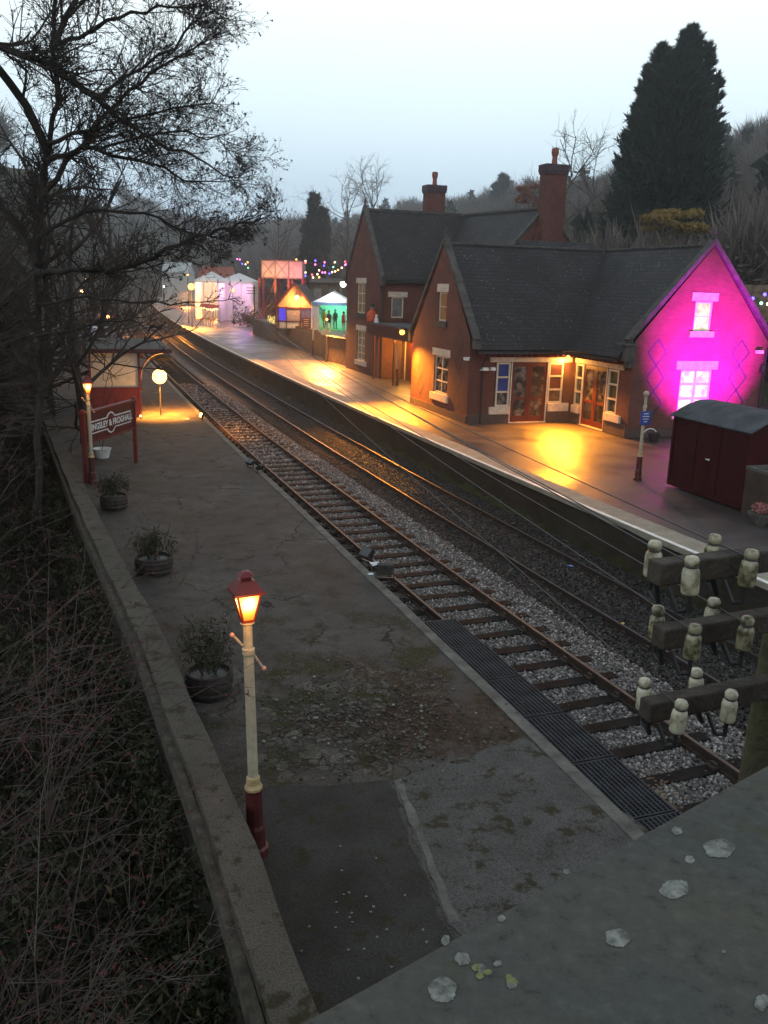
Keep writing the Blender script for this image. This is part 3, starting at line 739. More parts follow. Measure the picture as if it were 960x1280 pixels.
def window(fr, w0, w1, z0, z1, cols, rows, pane, parent=None, fm=None, fw=.07, bw=.035, name='window'):
    fm = fm or M['cream']; parent = parent or ST
    f = MB()
    fbox(f, fr, w0, w0+fw, z0, z1, .05, .12); fbox(f, fr, w1-fw, w1, z0, z1, .05, .12)
    fbox(f, fr, w0+fw, w1-fw, z0, z0+fw, .05, .12); fbox(f, fr, w0+fw, w1-fw, z1-fw, z1, .05, .12)
    for i in range(1, cols):
        w = w0 + (w1-w0)*i/cols; ww = bw if cols < 3 or True else bw; fbox(f, fr, w-ww/2, w+ww/2, z0+fw, z1-fw, .06, .11)
    for j in range(1, rows):
        z = z0 + (z1-z0)*j/rows; fbox(f, fr, w0+fw, w1-fw, z-bw/2, z+bw/2, .063, .107)
    o = f.build(name, fm, parent)
    p = MB(); fbox(p, fr, w0+.01, w1-.01, z0+.01, z1-.01, .095, .125); p.build('pane', pane, o)
    return o
def block(fr, w0, w1, z0, z1, name, m, parent=None, d0=-.03, d1=.12):
    b = MB(); fbox(b, fr, w0, w1, z0, z1, d0, d1); return b.build(name, m, parent or ST, bevel=.008)
def slope_pts(): pass
SL = 1.13
# --- wing A: gable to the platform
FA = frx(-.5); ya0, ya1, yac = -.75, 6.15, 2.55
zA = 7.45; topA = ([ya0, yac, ya1], [zA - SL*(yac-ya0)*1.03, zA-.06, zA - SL*(ya1-yac)*1.03])
w = MB()
wall_holes(w, FA, ya0, ya1, topA, [(1.50, 3.15, .92, 2.60), (1.98, 2.95, 4.13, 5.38)])
def diamonds(mb, fr, wc, z0, n, hw, hh, t=.09):
    for k in range(n):
        zc = z0 + hh*2*k
        P = [(wc, zc-hh), (wc+hw, zc), (wc, zc+hh), (wc-hw, zc)]
        for i in range(4):
            a, c = P[i], P[(i+1) % 4]
            dx, dz = c[0]-a[0], c[1]-a[1]; L = math.hypot(dx, dz); nx, nz = -dz/L*t/2, dx/L*t/2
            mb.quad(fr(a[0]-nx,a[1]-nz,-.004), fr(c[0]-nx,c[1]-nz,-.004), fr(c[0]+nx,c[1]+nz,-.004), fr(a[0]+nx,a[1]+nz,-.004), 1)
diamonds(w, FA, 4.85, 1.0, 3, .42, .42); diamonds(w, FA, .35, .9, 4, .42, .42)
# return + south wall with doors, wall facing the track, side walls
FS = fry(ya0)
top3 = ([-.5, 12], [3.35, 3.35])
wall_holes(w, FS, -.5, 4.5, top3, [(.72,1.46,.72,2.60), (1.46,3.26,.0,2.60), (3.26,4.02,.84,2.60)])
FT = frx(4.5)
wall_holes(w, FT, -5.1, -.75, ([-9, 9], [3.6, 3.6]), [(-1.52,-.86,.78,2.60), (-3.42,-1.52,.0,2.60), (-4.22,-3.42,.80,2.60)])
FP = fry(-5.1); xp0, xp1, xpc = 4.5, 10.8, 7.65
topP = ([xp0, xpc, xp1], [zA - SL*(xpc-xp0)*1.03, zA-.06, zA - SL*(xp1-xpc)*1.03])
wall_holes(w, FP, xp0, xp1, topP, [(7.08,7.91,4.18,5.34), (6.75,8.24,.95,2.68)])
diamonds(w, FP, 5.55, 1.35, 3, .42, .50, .075); diamonds(w, FP, 9.5, 1.35, 3, .42, .50, .075)
w.quad((10.8,-5.1,0), (10.8,6.15,0), (10.8,6.15,3.6), (10.8,-5.1,3.6))
w.quad((-.5,6.15,0), (-.5,6.15,3.3), (10.8,6.15,3.3), (10.8,6.15,0))
w.build('wall', [M['brick'], M['brick_blue']], ST)
# plinths
for nm, fr, a, c in (('p', FA, -.75, 6.15), ('p', FS, -.5, .72), ('p', FS, 3.26, 4.46), ('p', FT, -.86, -.79), ('p', FT, -1.52, -.9), ('p', FT, -5.06, -3.42), ('p', FP, 4.5, 10.8)):
    pass
for fr_, a, c, h_, n0 in ((FS,-.46,1.46,.38,0),(FS,3.26,4.44,.45,0),(FT,-1.52,-.80,.45,0),(FT,-5.05,-3.42,.5,0),(FA,-.74,6.14,.32,0),(FP,4.47,10.8,.35,0)):
    pl = MB(); fbox(pl, fr_, a, c, 0, h_, -.04, .01); pl.build('plinth', M['brick_base'], ST)
# roofs (thick slabs)
def roof_slab(mb, pts, t=.10, mi=0):
    a, b_, c = Vector(pts[0]), Vector(pts[1]), Vector(pts[2]); n = (b_-a).cross(c-a).normalized()
    if n.z < 0: n = -n
    mb.extr([Vector(p)-n*t for p in pts], n*t, mi)
def zAt(d): return zA - SL*d
ex = 1.27 + yac        # distance from ridge to the eaves (y from 2.55 to -1.27)
ye = -1.27; de = yac - ye
xe = xpc - de
r1 = MB()
roof_slab(r1, [(-.38,yac,zA), (xpc,yac,zA), (xe,ye,zAt(de)), (-.38,ye,zAt(de))])
roof_slab(r1, [(-.38,yac,zA), (-.38,6.55,zAt(4.0)), (11.6,6.55,zAt(4.0)), (xpc,yac,zA)])
r1.build('roof', M['tile_x'], ST)
r2 = MB()
roof_slab(r2, [(xpc,yac,zA), (xpc,-4.95,zA), (xe,-4.95,zAt(de)), (xe,ye,zAt(de))])
roof_slab(r2, [(xpc,-4.95,zA), (xpc,yac,zA), (11.6,6.5,zAt(3.95)), (11.6,-4.95,zAt(3.95))])
r2.build('roof', M['tile_y'], ST)
rt = MB()
for i in range(26): rt.box((-.2+.3*i, yac, zA+.02), (.285, .16, .10))
for i in range(25): rt.box((xpc, yac-.2-.3*i, zA+.02), (.16, .285, .10))
rt.build('ridge_tiles', M['coping'], ST, bevel=.02)
# eaves: fascia with dentils, cream beam
ev = MB(); fbox(ev, FS, -.3, xe+.05, zAt(de)-.18, zAt(de)-.06, -.50, -.46); fbox(ev, FT, -4.9, ye-.02, zAt(de)-.18, zAt(de)-.06, xe-4.5+.02, xe-4.5+.06)
for i in range(14): fbox(ev, FS, -.1+.28*i, -.02+.28*i, zAt(de)-.26, zAt(de)-.10, -.45, -.01)
for i in range(12): fbox(ev, FT, -4.6+.29*i, -4.52+.29*i, zAt(de)-.26, zAt(de)-.10, -.62, -.01)
ev.build('eaves', M['maroon'], ST)
bm_ = MB(); fbox(bm_, FS, .45, 4.36, 2.60, 2.80, -.05, .12); fbox(bm_, FT, -4.55, -.86, 2.60, 2.80, -.05, .12); bm_.build('lintel', M['stone_cream'], ST, bevel=.01)
gu = MB(); gu.bar((-.35, ye-.06, zAt(de)-.10), (xe-.02, ye-.06, zAt(de)-.10), .12, .09); gu.bar((xe-.06, ye-.1, zAt(de)-.10), (xe-.06, -4.9, zAt(de)-.10), .12, .09)
gu.tube([(.12,ye-.02,zAt(de)-.1), (.12,-.83,2.5), (.12,-.83,.0)], .045, 8)
gu.build('gutter', M['dark'], ST)
# copings
def coping(fr, wc, zc, wa, za, wb, zb, d0, d1, t=.17, kn=True, rise=.12):
    for (w1_, z1_) in ((wa, za), (wb, zb)):
        c = MB(); d = Vector((w1_-wc, z1_-zc)); L = d.length; d /= L; n = Vector((-d.y, d.x))
        if n.y < 0: n = -n
        pts2 = [Vector((wc, zc)) + n*0, Vector((w1_, z1_)), Vector((w1_, z1_)) + n*t, Vector((wc, zc)) + n*t*1.0]
        pts2[3] = Vector((wc, zc + t/abs(n.y)))
        c.extr([fr(p.x, p.y, d0) for p in pts2], fr(0,0,d1)-fr(0,0,d0))
        if kn: fbox(c, fr, w1_-.17, w1_+.17, z1_-.30, z1_+.05, d0+.01, d1-.01)
        c.build('coping', M['coping'], ST, bevel=.015)
    f = MB(); b0 = fr(wc, zc+.2, (d0+d1)/2)
    f.lathe([(.10,0),(.12,.06),(.06,.12),(.08,.2),(.10,.28),(.02,.50)], b0, 8, M=Matrix.Identity(3)); f.build('finial', M['coping'], ST)
coping(FA, yac, zA+.02, -1.25, zA+.02-3.8*1.055, 6.5, zA+.02-3.95*1.055, -.07, .22)
coping(FP, xpc, zA+.02, 4.25, zA+.02-3.4*1.1, 11.05, zA+.02-3.4*1.1, -.07, .26)
kn = MB(); kn.box((4.30,-4.97,3.3), (.42,.40,.62)); kn.box((4.20,-4.97,3.63), (.5,.5,.10)); kn.box((4.38,-4.97,2.9), (.24,.34,.3)); kn.build('kneeler', M['coping'], ST, bevel=.02)
# windows of wing A and the pink gable
window(FA, 1.50, 3.15, .92, 2.60, 2, 3, M['win_pic'], bw=.06)
block(FA, 1.28, 3.40, 2.602, 2.92, 'lintel', M['stone_cream']); block(FA, 1.30, 3.38, .60, .918, 'sill', M['stone_cream'], d0=-.10)
window(FA, 1.98, 2.95, 4.13, 5.38, 1, 2, M['win_dimwarm'])
block(FA, 1.80, 3.12, 5.382, 5.74, 'lintel', M['stone_cream']); block(FA, 1.82, 3.10, 3.86, 4.128, 'sill', M['coping'], d0=-.09)
window(FP, 7.08, 7.91, 4.18, 5.34, 1, 2, M['win_pale'], fm=M['white'])
block(FP, 6.88, 8.10, 5.342, 5.66, 'lintel', M['stone_cream']); block(FP, 6.92, 8.06, 3.95, 4.178, 'sill', M['stone_cream'], d0=-.08)
window(FP, 6.75, 8.24, .95, 2.68, 2, 3, M['win_pale'], fm=M['white'], bw=.10)
block(FP, 6.50, 8.46, 2.682, 3.02, 'lintel', M['stone_cream']); block(FP, 6.5, 8.46, .72, .948, 'sill', M['stone_cream'], d0=-.08)
# shopfront windows and doors
def panel_window(fr, w0, w1, z0, z1, mats3):
    f = MB(); fw = .07
    fbox(f, fr, w0, w0+fw, z0, z1, .0, .09); fbox(f, fr, w1-fw, w1, z0, z1, .0, .09)
    hs = (z1-z0)/3
    for k in range(4): fbox(f, fr, w0+fw, w1-fw, z0+hs*k-(0.035 if 0<k<3 else (0 if k==0 else .07)), z0+hs*k+(.035 if 0<k<3 else (.07 if k==0 else 0)), .0, .085)
    o = f.build('window', M['cream'], ST)
    for k in range(3):
        p = MB(); fbox(p, fr, w0+.02, w1-.02, z0+hs*k+.02, z0+hs*(k+1)-.02, .07, .10); p.build('pane', mats3[k], o)
    return o
panel_window(FS, .80, 1.44, .72, 2.58, [M['win_pic'], M['win_blue'], M['win_blue']])
panel_window(FS, 3.28, 3.98, .84, 2.58, [M['glass_dimwarm'], M['maroon_d'], M['maroon_d']])
panel_window(FT, -1.50, -.90, .78, 2.56, [M['glass_g'], M['glass_g'], M['glass']])
panel_window(FT, -4.20, -3.46, .80, 2.56, [M['glass_g'], M['glass_g2'], M['glass_g2']])
block(FS, .50, 1.44, .40, .716, 'sill', M['stone_cream'], d0=-.10); block(FS, 3.30, 4.30, .48, .836, 'sill', M['stone_cream'], d0=-.10)
block(FT, -1.50, -.86, .46, .776, 'sill', M['stone_cream'], d0=-.10); block(FT, -4.62, -3.46, .50, .796, 'sill', M['stone_cream'], d0=-.10)
def double_door(fr, w0, w1, z1):
    f = MB(); fbox(f, fr, w0, w0+.05, 0, z1, -.02, .1); fbox(f, fr, w1-.05, w1, 0, z1, -.02, .1); fbox(f, fr, w0, w1, .0, .04, -.05, .1)
    f.build('door_frame', M['cream'], ST)
    mid = (w0+w1)/2
    for a, c, hx in ((w0+.055, mid-.004, -1), (mid+.004, w1-.055, 1)):
        d = MB()
        s = .13
        fbox(d, fr, a, a+s, .045, z1-.01, .02, .07); fbox(d, fr, c-s, c, .045, z1-.01, .02, .07)
        fbox(d, fr, a+s, c-s, .045, .20, .022, .068); fbox(d, fr, a+s, c-s, 1.0, 1.12, .022, .068); fbox(d, fr, a+s, c-s, z1-.17, z1-.01, .022, .068)
        fbox(d, fr, a+s, c-s, .20, .30, .022, .068)
        o = d.build('door', M['door_red'], ST)
        for q0, q1 in ((.28, 1.02), (1.10, z1-.15)):
            p = MB(); fbox(p, fr, a+s-.01, c-s+.01, q0, q1, .045, .055); p.build('pane', M['win_pic'] if q0 > 1 or fr is FS else M['glass'], o)
        h = MB(); hw = (c-.06) if hx < 0 else (a+.06); h.tube([fr(hw,.95,-.03), fr(hw,1.25,-.03)], .012, 6); h.build('handle', M['dark'], o)
double_door(FS, 1.47, 3.25, 2.58); double_door(FT, -3.42, -1.54, 2.58)
# --- wing C (two storeys) and D behind
FC = frx(1.5); c0, c1, cc = 17.6, 24.9, 21.3; zC = 10.2; SC = 1.09
zc = lambda d: zC - SC*d
w = MB()
wall_holes(w, FC, c0, c1, ([c0, cc, c1], [zc(3.7)-.06, zC-.06, zc(3.6)-.06]), [(20.62,22.40,3.83,5.71), (20.5,22.25,.80,2.72)])
FCS = fry(c0)
wall_holes(w, FCS, 1.5, 9, ([-1, 20], [6.1, 6.1]), [(2.26,3.04,3.70,4.94)])
w.quad((1.5,24.9,0), (1.5,24.9,6.0), (11,24.9,6.0), (11,24.9,0)); w.quad((11,c0,0), (11,24.9,0), (11,24.9,6.2), (11,c0,6.2))
FD = fry(10.0); xd, hw_ = 8.35, 2.9; zD = 9.85
wall_holes(w, FD, xd-hw_, xd+hw_, ([xd-hw_, xd, xd+hw_], [zD-1.09*hw_-.06, zD-.06, zD-1.09*hw_-.06]), [])
w.quad((xd-hw_,10,0), (xd-hw_,10,6.7), (xd-hw_,17.6,6.7), (xd-hw_,17.6,0)); w.quad((xd+hw_,10,0), (xd+hw_,17.6,0), (xd+hw_,17.6,6.7), (xd+hw_,10,6.7))
# low link between the wings: recessed wall with maroon doors
FR_ = frx(3.0)
wall_holes(w, FR_, 6.15, 17.6, ([0, 30], [3.6, 3.6]), [(14.2,16.8,.0,2.3), (10.6,13.2,0,2.3)])
w.build('wall', [M['brick'], M['brick_blue']], ST)
r3 = MB(); e_ = 4.05
roof_slab(r3, [(1.62,cc,zC), (xd+2,cc,zC), (xd+2,cc-e_,zc(e_)), (1.62,cc-e_,zc(e_))]); roof_slab(r3, [(1.62,cc,zC), (1.62,cc+e_,zc(e_)), (xd+2,cc+e_,zc(e_)), (xd+2,cc,zC)])
r3.build('roof', M['tile_x'], ST)
r4 = MB()
e2 = hw_+.3
for sg in (-1, 1):
    roof_slab(r4, [(xd,cc,zC-.05), (xd,10.15,zD), (xd+sg*e2,10.15,zD-1.09*e2), (xd+sg*e2,cc,zC-.05-1.09*e2)])
r4.build('roof', M['tile_y'], ST)
rt = MB()
for i in range(22): rt.box((1.75+.3*i, cc, zC+.05), (.285, .15, .17))
for i in range(36): rt.box((xd, cc-.2-.3*i, zC+.03-(zC-.05-zD)*(.2+.3*i)/11.1), (.15, .285, .14))
rt.build('ridge_tiles', M['coping'], ST, bevel=.02)
coping(FC, cc, zC+.03, c0-.25, zc(3.95)+.0, c1+.3, zc(3.9), -.07, .22)
coping(FD, xd, zD+.03, xd-3.1, zD-1.09*3.1, xd+3.1, zD-1.09*3.1, -.07, .2, t=.13, kn=False)
window(FC, 20.62, 22.40, 3.83, 5.71, 2, 3, M['win_warmd'], bw=.06); block(FC, 20.4, 22.62, 5.712, 6.05, 'lintel', M['stone_cream']); block(FC, 20.45, 22.6, 3.55, 3.828, 'sill', M['coping'], d0=-.1)
window(FC, 20.5, 22.25, .80, 2.72, 2, 4, M['win_warmd'], bw=.06); block(FC, 20.25, 22.45, 2.722, 3.06, 'lintel', M['stone_cream']); block(FC, 20.0, 22.5, .48, .798, 'sill', M['stone_cream'], d0=-.1)
window(FCS, 2.26, 3.04, 3.70, 4.94, 1, 1, M['glass_cur']); block(FCS, 2.02, 3.28, 4.942, 5.26, 'lintel', M['stone_cream'])
dp = MB(); dp.tube([(1.66,17.52,6.1), (1.66,17.5,0)], .06, 8); dp.box((1.75,17.42,6.05), (.5,.3,.25)); dp.bar((1.5,17.2,6.0),(7,17.2,6.0),.13,.10); dp.build('gutter', M['dark'], ST)
# canopy between the wings
cn = MB(); cn.box((2.2, 11.95, 3.36), (2.3, 12.1, .10)); cn.build('canopy_roof', M['slate_roof'], ST)
cf = MB(); cf.box((1.02, 12.0, 3.0), (.09, 12.1, .68)); cf.build('fascia', M['maroon_d'], ST, bevel=.01)
ps = MB()
for yy in (6.6, 13.6, 17.3): ps.tube([(1.12,yy,0), (1.12,yy,3.3)], .06, 8)
ps.build('canopy_post', M['maroon_d'], ST)
for a, c in ((14.2, 15.48), (15.52, 16.8), (10.6, 11.88), (11.92, 13.2)):
    d = MB(); fbox(d, FR_, a, c, .02, 2.28, .03, .08); fbox(d, FR_, a+.12, c-.12, .2, 1.0, .015, .03); fbox(d, FR_, a+.12, c-.12, 1.15, 2.1, .015, .03); d.build('door', M['maroon_d'], ST)
ln = MB()
for a, c in ((14.1, 14.2), (16.8, 16.9), (10.5, 10.6), (13.2, 13.3)): fbox(ln, FR_, a, c, 0, 2.4, -.03, .08)
ln.build('door_frame', M['cream'], ST)
nb = MB(); fbox(nb, FR_, 8.3, 10.2, 1.45, 2.15, -.06, -.01); o = nb.build('notice_board', M['blue_sign'], ST)
# chimneys
def chimney(x, y, z0, z1, w_, d_, pots, lean=None):
    b = MB(); b.box((x,y,(z0+z1)/2), (w_,d_,z1-z0)); b.build('chimney', M['brick_chim'], ST); ch = ST.children[-1]
    c = MB(); c.box((x,y,z1-.42), (w_+.10,d_+.10,.12)); c.box((x,y,z1-.18), (w_+.16,d_+.16,.36)); c.build('chimney_cap', M['brick_cap'], [k for k in ST.children if k.name.startswith('chimney')][-1])
    for px_ in pots:
        p = MB(); p.lathe([(.17,0),(.15,.12),(.13,.42),(.16,.46),(.20,.62),(.19,.8),(.14,.84)], (x+px_, y, z1), 14); p.build('chimney_pot', M['pot'], [k for k in ST.children if k.name.startswith('chimney')][-1])
chimney(8.5, 9.75, 0, 12.05, 1.22, .75, [0])
sh = MB(); sh.extr([(8.5-.9,9.7,7.0), (8.5+.9,9.7,7.0), (8.5+.9,9.7,8.3), (8.5+.61,9.7,8.9), (8.5-.61,9.7,8.9), (8.5-.9,9.7,8.3)], (0,.4,0)); sh.build('chimney_shoulder', M['brick_chim'], ST)
chimney(6.45, 21.9, 7, 12.0, 1.2, .9, [0])
# small roof of the rear range showing over the ridge
rr_ = MB()
for sg in (-1, 1): roof_slab(rr_, [(5.6,7.6,8.05), (10,7.6,8.05), (10,7.6+sg*1.0,7.0), (5.6,7.6+sg*1.0,7.0)])
rr_.build('roof', M['tile_x'], ST)
# little cameras and lamps on the wall
cm = MB(); cm.box((-.72,-.95,2.75),(.14,.30,.12)); cm.bar((-.5,-.8,2.8),(-.72,-.95,2.78),.03,.03); cm.build('camera_housing', M['white'], ST)
cm = MB(); cm.box((.05,-1.2,2.35),(.22,.14,.12)); cm.box((.38,-1.25,2.36),(.2,.14,.12)); cm.bar((-.1,-1.0,2.3),(.5,-1.0,2.3),.04,.04); cm.bar((.1,-.76,2.3),(.1,-1.1,2.3),.04,.04); cm.build('flood_lamp', M['white'], ST)
for (x,y) in ((10.3,-5.25),): 
    cm = MB(); cm.box((x,y,3.4),(.3,.14,.12)); cm.build('camera_housing', M['white'], ST)
hb = MB(); hb.box((10.6,-5.2,2.7),(.16,.10,.3)); hb.tube([(10.72,-5.16,3.5),(10.72,-5.16,.0)],.04,8); hb.build('downpipe', M['dark'], ST)

# ------------------------------------------------------------------ lit lamps
def light(name, loc, col, en, rad=.12, spot=None, aim=None, blend=.5, parent=None):
    l = bpy.data.lights.new(name, 'SPOT' if spot else 'POINT'); l.energy = en; l.color = col; l.shadow_soft_size = rad
    if spot: l.spot_size = spot; l.spot_blend = blend
    o = bpy.data.objects.new(name, l); COL.objects.link(o); o.location = loc
    if aim is not None:
        o.rotation_euler = (Vector(aim) - Vector(loc)).to_track_quat('-Z', 'Y').to_euler()
    if parent: o.parent = parent
    return o
SOD = (1, .42, .07)
def bulb_lamp(label, p, wallp, r=.14, en=260, s=60, power=None, col=SOD):
    """bracket lamp on a wall: p bulb position, wallp point on the wall (world)"""
    t = thing('wall_lamp', label, 'lamp', wallp)
    rel = Vector(p) - Vector(wallp)
    b = MB(); b.tube([(0,0,0), rel*.5+Vector((0,0,.16)), rel+Vector((0,0,.24))], .02, 6); b.lathe([(.03,.28),(.16,.20),(.20,.13),(.19,.12)], rel, 12); b.box((0,0,0), (.10,.10,.18)); b.build('bracket', M['dark'], t)
    g = MB(); g.ball(rel, r, 10); gl = g.build('bulb', emis('sodium bulb', tuple(col), s), t)
    gl.visible_shadow = False if False else True
    return t

# wall lamps of the station
pA = L2W(-1.0, 6.3, 3.42); wA = L2W(-.5, 6.02, 3.35)
bulb_lamp('glowing sodium lamp on the near gable corner beside the canopy end', pA, wA, .13, s=5)
light('lamp_light', pA + Vector((-.45,-.1,-.25)), SOD, 110, .1)
light('lamp_light', pA + Vector((-.2,-.15,-.25)), (1,.32,.02), 10000, .1, R(106), L2W(-1.5, 4.2, 0), .95)
pB = L2W(4.05, -.95, 2.78); wB = L2W(4.44, -.80, 2.84)
bulb_lamp('glowing sodium lamp in the inner corner between the two shop doors', pB, wB, .12, s=5)
light('lamp_light', pB + Vector((-.12,-.2,-.2)), SOD, 110, .1)
light('lamp_light', pB + Vector((-.15,-.25,-.22)), (1,.32,.02), 6000, .1, R(104), L2W(2.6, -3.2, 0), .95)
pC = L2W(2.75, 15.4, 2.55); wC = L2W(2.98, 15.4, 2.6)
bulb_lamp('small sodium lamp under the canopy above the maroon doors', pC, wC, .07, s=5)
light('lamp_light', pC + Vector((-.12,-.05,-.12)), SOD, 600, .05)
pD = atY(429, 355, 64.5); wD = L2W(1.45, 24.6, pD.z)
bulb_lamp('bright white lamp on the far corner of the tall gable', pD, wD, .2, col=(1,.86,.6), s=25)
light('lamp_light', pD + Vector((-.3,.1,-.2)), (1,.8,.55), 300, .12)
# magenta floodlight on the end gable
def floodlight(label, loc, rz, tilt=35, glow=None, grp=None):
    t = thing('floodlight', label, 'floodlight', loc, rz, grp)
    Mx = Matrix.Rotation(R(tilt), 3, 'X'); c = Vector((0,0,.17))
    b = MB(); b.box(c, (.27,.07,.20), M=Mx)
    for i in range(7): b.box(c + Mx @ Vector((-.105+.035*i,-.055,0)), (.012,.05,.17), M=Mx)
    b.build('housing', M['black_gear'], t, bevel=.008)
    f = MB(); f.box(c + Mx @ Vector((0,.038,0)), (.235,.008,.165), M=Mx); f.build('lens', glow or M['glass'], t)
    s = MB(); s.bar((-.15,0,.02),(-.15,0,.19),.012,.03); s.bar((.15,0,.02),(.15,0,.19),.012,.03); s.bar((-.15,0,.012),(.15,0,.012),.05,.02); s.build('stand', M['black_gear'], t)
    return t
pf = L2W(7.7, -10.3, 0)
floodlight('magenta floodlight on the ground before the end gable', pf, TH, 35, emis('magenta led', (1,.03,.75), 12))
light('flood_beam', pf + Vector((0,.15,.35)), (1, .006, 1.0), 30000, .06, R(60), L2W(7.85, -5.1, 3.2), 1.0)

# ------------------------------------------------------------------ lamp posts
def lamp_post(label, loc, rz=.35, lit=True, lean=(0,0), h=2.48, grp='cream and maroon platform lamp posts', ladder=True):
    t = thing('lamp_post', label, 'lamp post', loc, rz, grp); t.rotation_euler = (lean[0], lean[1], rz)
    b = MB(); b.lathe([(.13,0),(.13,.08),(.105,.10),(.10,.30),(.085,.34),(.085,.70),(.095,.73)], (0,0,0), 10); b.build('base', M['maroon_d'], t)
    b = MB(); b.lathe([(.085,.73),(.09,.755),(.072,.79),(.066,.86),(.05,.88)], (0,0,0), 14); b.build('collar', mat('worn gold collar', (.42,.33,.17), .4, .2, 9), t)
    b = MB(); b.lathe([(.052,.80),(.050,h-.32),(.062,h-.31),(.062,h-.26),(.046,h-.25),(.044,h-.02),(.07,h),(.03,h+.02)], (0,0,0), 12); b.build('shaft', M['cream_worn'], t)
    if lit:
        b = MB(); b.tube([(-.13,0,h-.12),(-.055,0,h-.22)], .013, 6); b.tube([(.05,0,h-.33),(.13,0,h-.47)], .013, 6); b.build('ladder_arm', M['cream_worn'], t)
        for q in ((-.15,0,h-.10), (.145,0,h-.49)):
            k = MB(); k.ball(q, .024, 8); k.build('knob', M['pinkish'], t)
        f = MB(); zb, zt = h+.03, h+.31; rb, rt_ = .075, .155
        for k in range(4):
            a = math.pi/4 + k*math.pi/2
            f.bar((rb*math.cos(a), rb*math.sin(a), zb), (rt_*math.cos(a), rt_*math.sin(a), zt), .016, .016)
            a2 = a + math.pi/2
            f.bar((rb*math.cos(a), rb*math.sin(a), zb), (rb*math.cos(a2), rb*math.sin(a2), zb), .02, .02)
            f.bar((rt_*math.cos(a), rt_*math.sin(a), zt), (rt_*math.cos(a2), rt_*math.sin(a2), zt), .02, .02)
        fo = f.build('lantern_frame', M['maroon'], t)
        g = MB(); g.lathe([(rb-.006, zb+.01), (rt_-.01, zt-.01)], (0,0,0), 4, rz=math.pi/4); g.build('pane', M['lampglass'], fo)
        c = MB(); c.lathe([(.20,zt-.005),(.20,zt+.015),(.10,zt+.115),(.06,zt+.12),(.06,zt+.15),(.10,zt+.155),(.045,zt+.195),(.01,zt+.20)], (0,0,0), 4, rz=math.pi/4); c.build('lantern_cap', M['maroon'], t)
    return t
M['cream_worn'] = mat('worn cream paint', (.36,.32,.235), .55, col2=(.50,.45,.34), scale=14, bump=.15)
M['pinkish'] = mat('faded pink knob', (.55,.25,.2), .4, .2, 8)
def lampglass():
    m, k = newmat('lit amber lantern glass', .3)
    tc = k.n('ShaderNodeTexCoord'); sp = k.n('ShaderNodeSeparateXYZ'); k.l(tc.outputs['Object'], sp.inputs[0])
    d = k.n('ShaderNodeVectorMath', operation='DISTANCE'); k.l(tc.outputs['Object'], d.inputs[0]); d.inputs[1].default_value = (0,0,2.71)
    c = k.ramp(d.outputs['Value'], [(.09, (1,.75,.25,1)), (.14, (1,.36,.03,1)), (.22, (.7,.12,.008,1))])
    s = k.ramp(d.outputs['Value'], [(.09, g4(1)), (.14, g4(.4)), (.22, g4(.18))])
    k.l(c, k.b.inputs['Emission Color']); k.l(k.math('MULTIPLY', s, 5.5), k.b.inputs['Emission Strength'])
    k.b.inputs['Base Color'].default_value = (.3,.1,.02,1); return m
M['lampglass'] = lampglass()
AMB = (1,.45,.1)
# nearest post, just inside the wall; it leans a little
q = G(320,1066); n1 = lamp_post('nearest lit lamp post, standing inside the low wall close to the bridge', (q.x, q.y, 0), .42, lean=(0, R(-1.4)))
light('lantern_light', Vector((q.x+.02, q.y-.32, 2.62)), AMB, 9, .06)
q = G(116,604); lamp_post('lit lamp post beside the maroon station name board', (q.x, q.y, 0), .5)
light('lantern_light', Vector((q.x+.05, q.y-.34, 2.6)), AMB, 12, .06)
def sign_post(label, loc, h=2.55, sign=True, rz=.3):
    t = lamp_post(label, loc, rz, lit=False, h=h, grp=None)
    f = MB(); f.ball((0,0,h+.10), .09, 10); f.lathe([(.05,h),(.07,h+.02)], (0,0,0), 10); f.build('finial', M['pot_pale'], t)
    b = MB(); b.box((.0,-.09,h-.62), (.36,.03,.42)); s_ = b.build('sign', M['blue_sign'], t, bevel=.006)
    l = MB()
    for i, w_ in enumerate((.16,.24,.20,.12)): l.box((0,-.107,h-.49-.08*i), (w_,.003,.022))
    l.build('lettering', M['white'], s_)
    return t
M['pot_pale'] = mat('dusty cream finial', (.40,.32,.26), .5, .2, 8)
q = G(797,600); sign_post('unlit post with a small blue sign and ball finial before the end gable', q)
def dark_post(label, loc, h=3.0):
    t = thing('platform_post', label, 'post', loc)
    b = MB(); b.lathe([(.10,0),(.09,.15),(.075,.2),(.07,h*.4)], (0,0,0), 8); b.build('base', M['maroon_d'], t)
    b = MB(); b.lathe([(.055,h*.4),(.05,h-.05),(.02,h)], (0,0,0), 8); b.build('shaft', M['cream_worn'], t)
    return t
dark_post('cream topped post on the platform in front of the canopy', G(496,482), 2.35)
dark_post('cream post in front of the brown board fence', G(391,445), 3.1)

